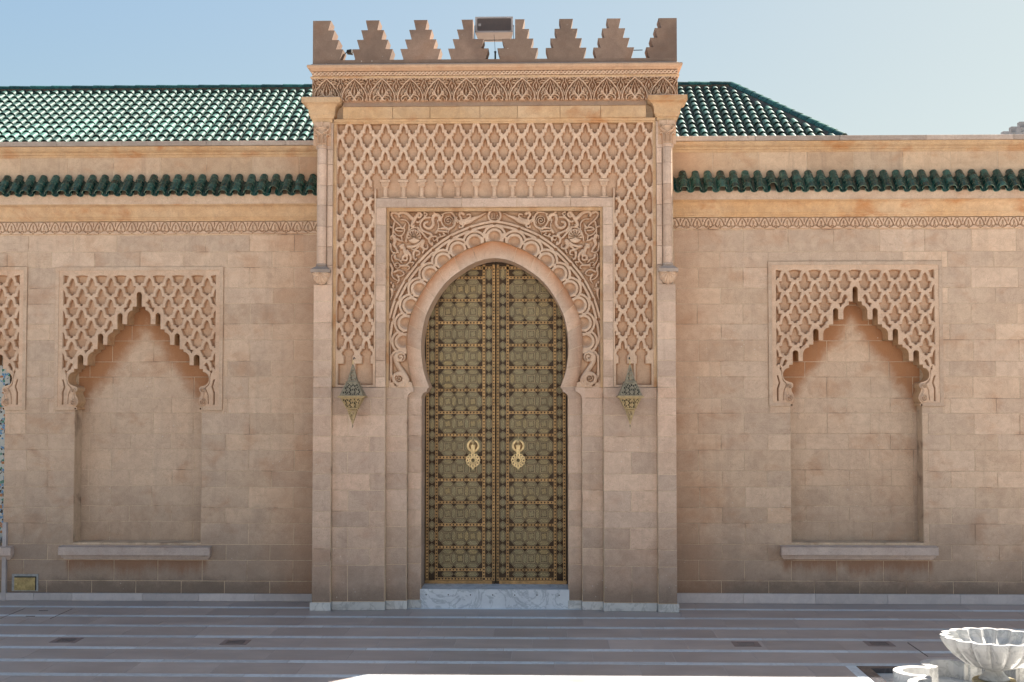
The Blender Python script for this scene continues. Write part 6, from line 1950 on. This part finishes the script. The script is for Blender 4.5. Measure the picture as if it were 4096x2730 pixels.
prof_o = [(0.085, 0.205, 0.0), (0.10, 0.212, 0.0), (0.19, 0.225, 0.07), (0.28, 0.262, 0.09), (0.36, 0.325, 0.10), (0.425, 0.395, 0.10), (0.462, 0.450, 0.095), (0.468, 0.454, 0.10), (0.487, HR - 0.008, 0.11), (0.484, HR, 0.11)]
prof_i = [(0.425, HR, 0.16), (0.418, HR - 0.008, 0.17), (0.385, 0.44, 0.19), (0.30, 0.37, 0.19), (0.2, 0.325, 0.14), (0.08, 0.305, 0.02), (0.0, 0.303, 0.0)]
NA = NS * 8
mb = MB(bw_.location)
mb.rings([[(BX + scal(r, 2 * PI * i / NA, k) * math.cos(2 * PI * i / NA), BY + scal(r, 2 * PI * i / NA, k) * math.sin(2 * PI * i / NA), z_) for i in range(NA)] for r, z_, k in prof_o + prof_i], cap=False)
mb.build('bowl', MAT['marble'], bw_)
mb = MB(bw_.location); mb.lathe(BX, BY, [(0.085, 0.09), (0.15, 0.105), (0.135, 0.125), (0.105, 0.15), (0.085, 0.18), (0.083, 0.19), (0.092, 0.197), (0.092, 0.206)], 40); mb.build('stem', MAT['marble'], bw_, smooth=True)
mb = MB(bw_.location); mb.lathe(BX, BY, [(0.205, 0.045), (0.208, 0.06), (0.208, 0.09), (0.200, 0.102), (0.19, 0.100), (0.10, 0.098)], 48); mb.build('base_disc', MAT['stain_disc'], bw_)
mb = MB(bw_.location); mb.lathe(BX, BY, [(0.235, -0.05), (0.235, 0.035), (0.225, 0.0445), (0.1, 0.0445)], 12); mb.build('foot', MAT['marble'], bw_)
mb = MB(bw_.location); mb.lathe(BX - 0.0, BY, [(0.008, 0.30), (0.008, 0.45), (0.006, 0.452)], 10); mb.build('jet_pipe', MAT['marble'], bw_)

# ================================================================== BEHIND THE VIEWPOINT (unseen steps and pavilion added to bounce sunlight onto the gateway)
pod = kindS(bpy.data.objects.new('bounce_terrace', None)); COL.objects.link(pod)
mb = MB()
for i in range(8):
    mb.box(-26, 26, -60, -14.6 - 0.34 * (8 - i) + 0.34, 0.16 * i - 0.0, 0.16 * (i + 1) - 0.001)
mb.build('steps', MAT['marble'], pod)
pv = empty('bounce_pavilion', (0, -34, 1.28), 'unseen white marble pavilion added opposite the gateway to bounce sunlight', 'building')
out_ = [(-16, 1.28), (16, 1.28), (16, 13.5), (-16, 13.5)]
hl = []
for cx_ in (-10, -5, 0, 5, 10):
    hl.append([(cx_ - 1.3, 1.6), (cx_ + 1.3, 1.6), (cx_ + 1.3, 5.2)] + [(cx_ + 1.45 * math.cos(a), 5.6 + 1.6 * math.sin(a)) for a in [PI * i / 12 for i in range(13)]] + [(cx_ - 1.3, 5.2)])
mb = MB(pv.location); mb.prism(out_, -35.0, -34.0, hl); mb.box(-16, 16, -50, -40, 1.28, 13.4); mb.box(-16, -15, -40, -35, 1.28, 13.4); mb.box(15, 16, -40, -35, 1.28, 13.4); mb.build('wall', MAT['marble'], pv)
mb = MB(pv.location); mb.box(-16.4, 16.4, -50.2, -33.6, 13.501, 14.0); mb.build('cornice', MAT['marble'], pv)
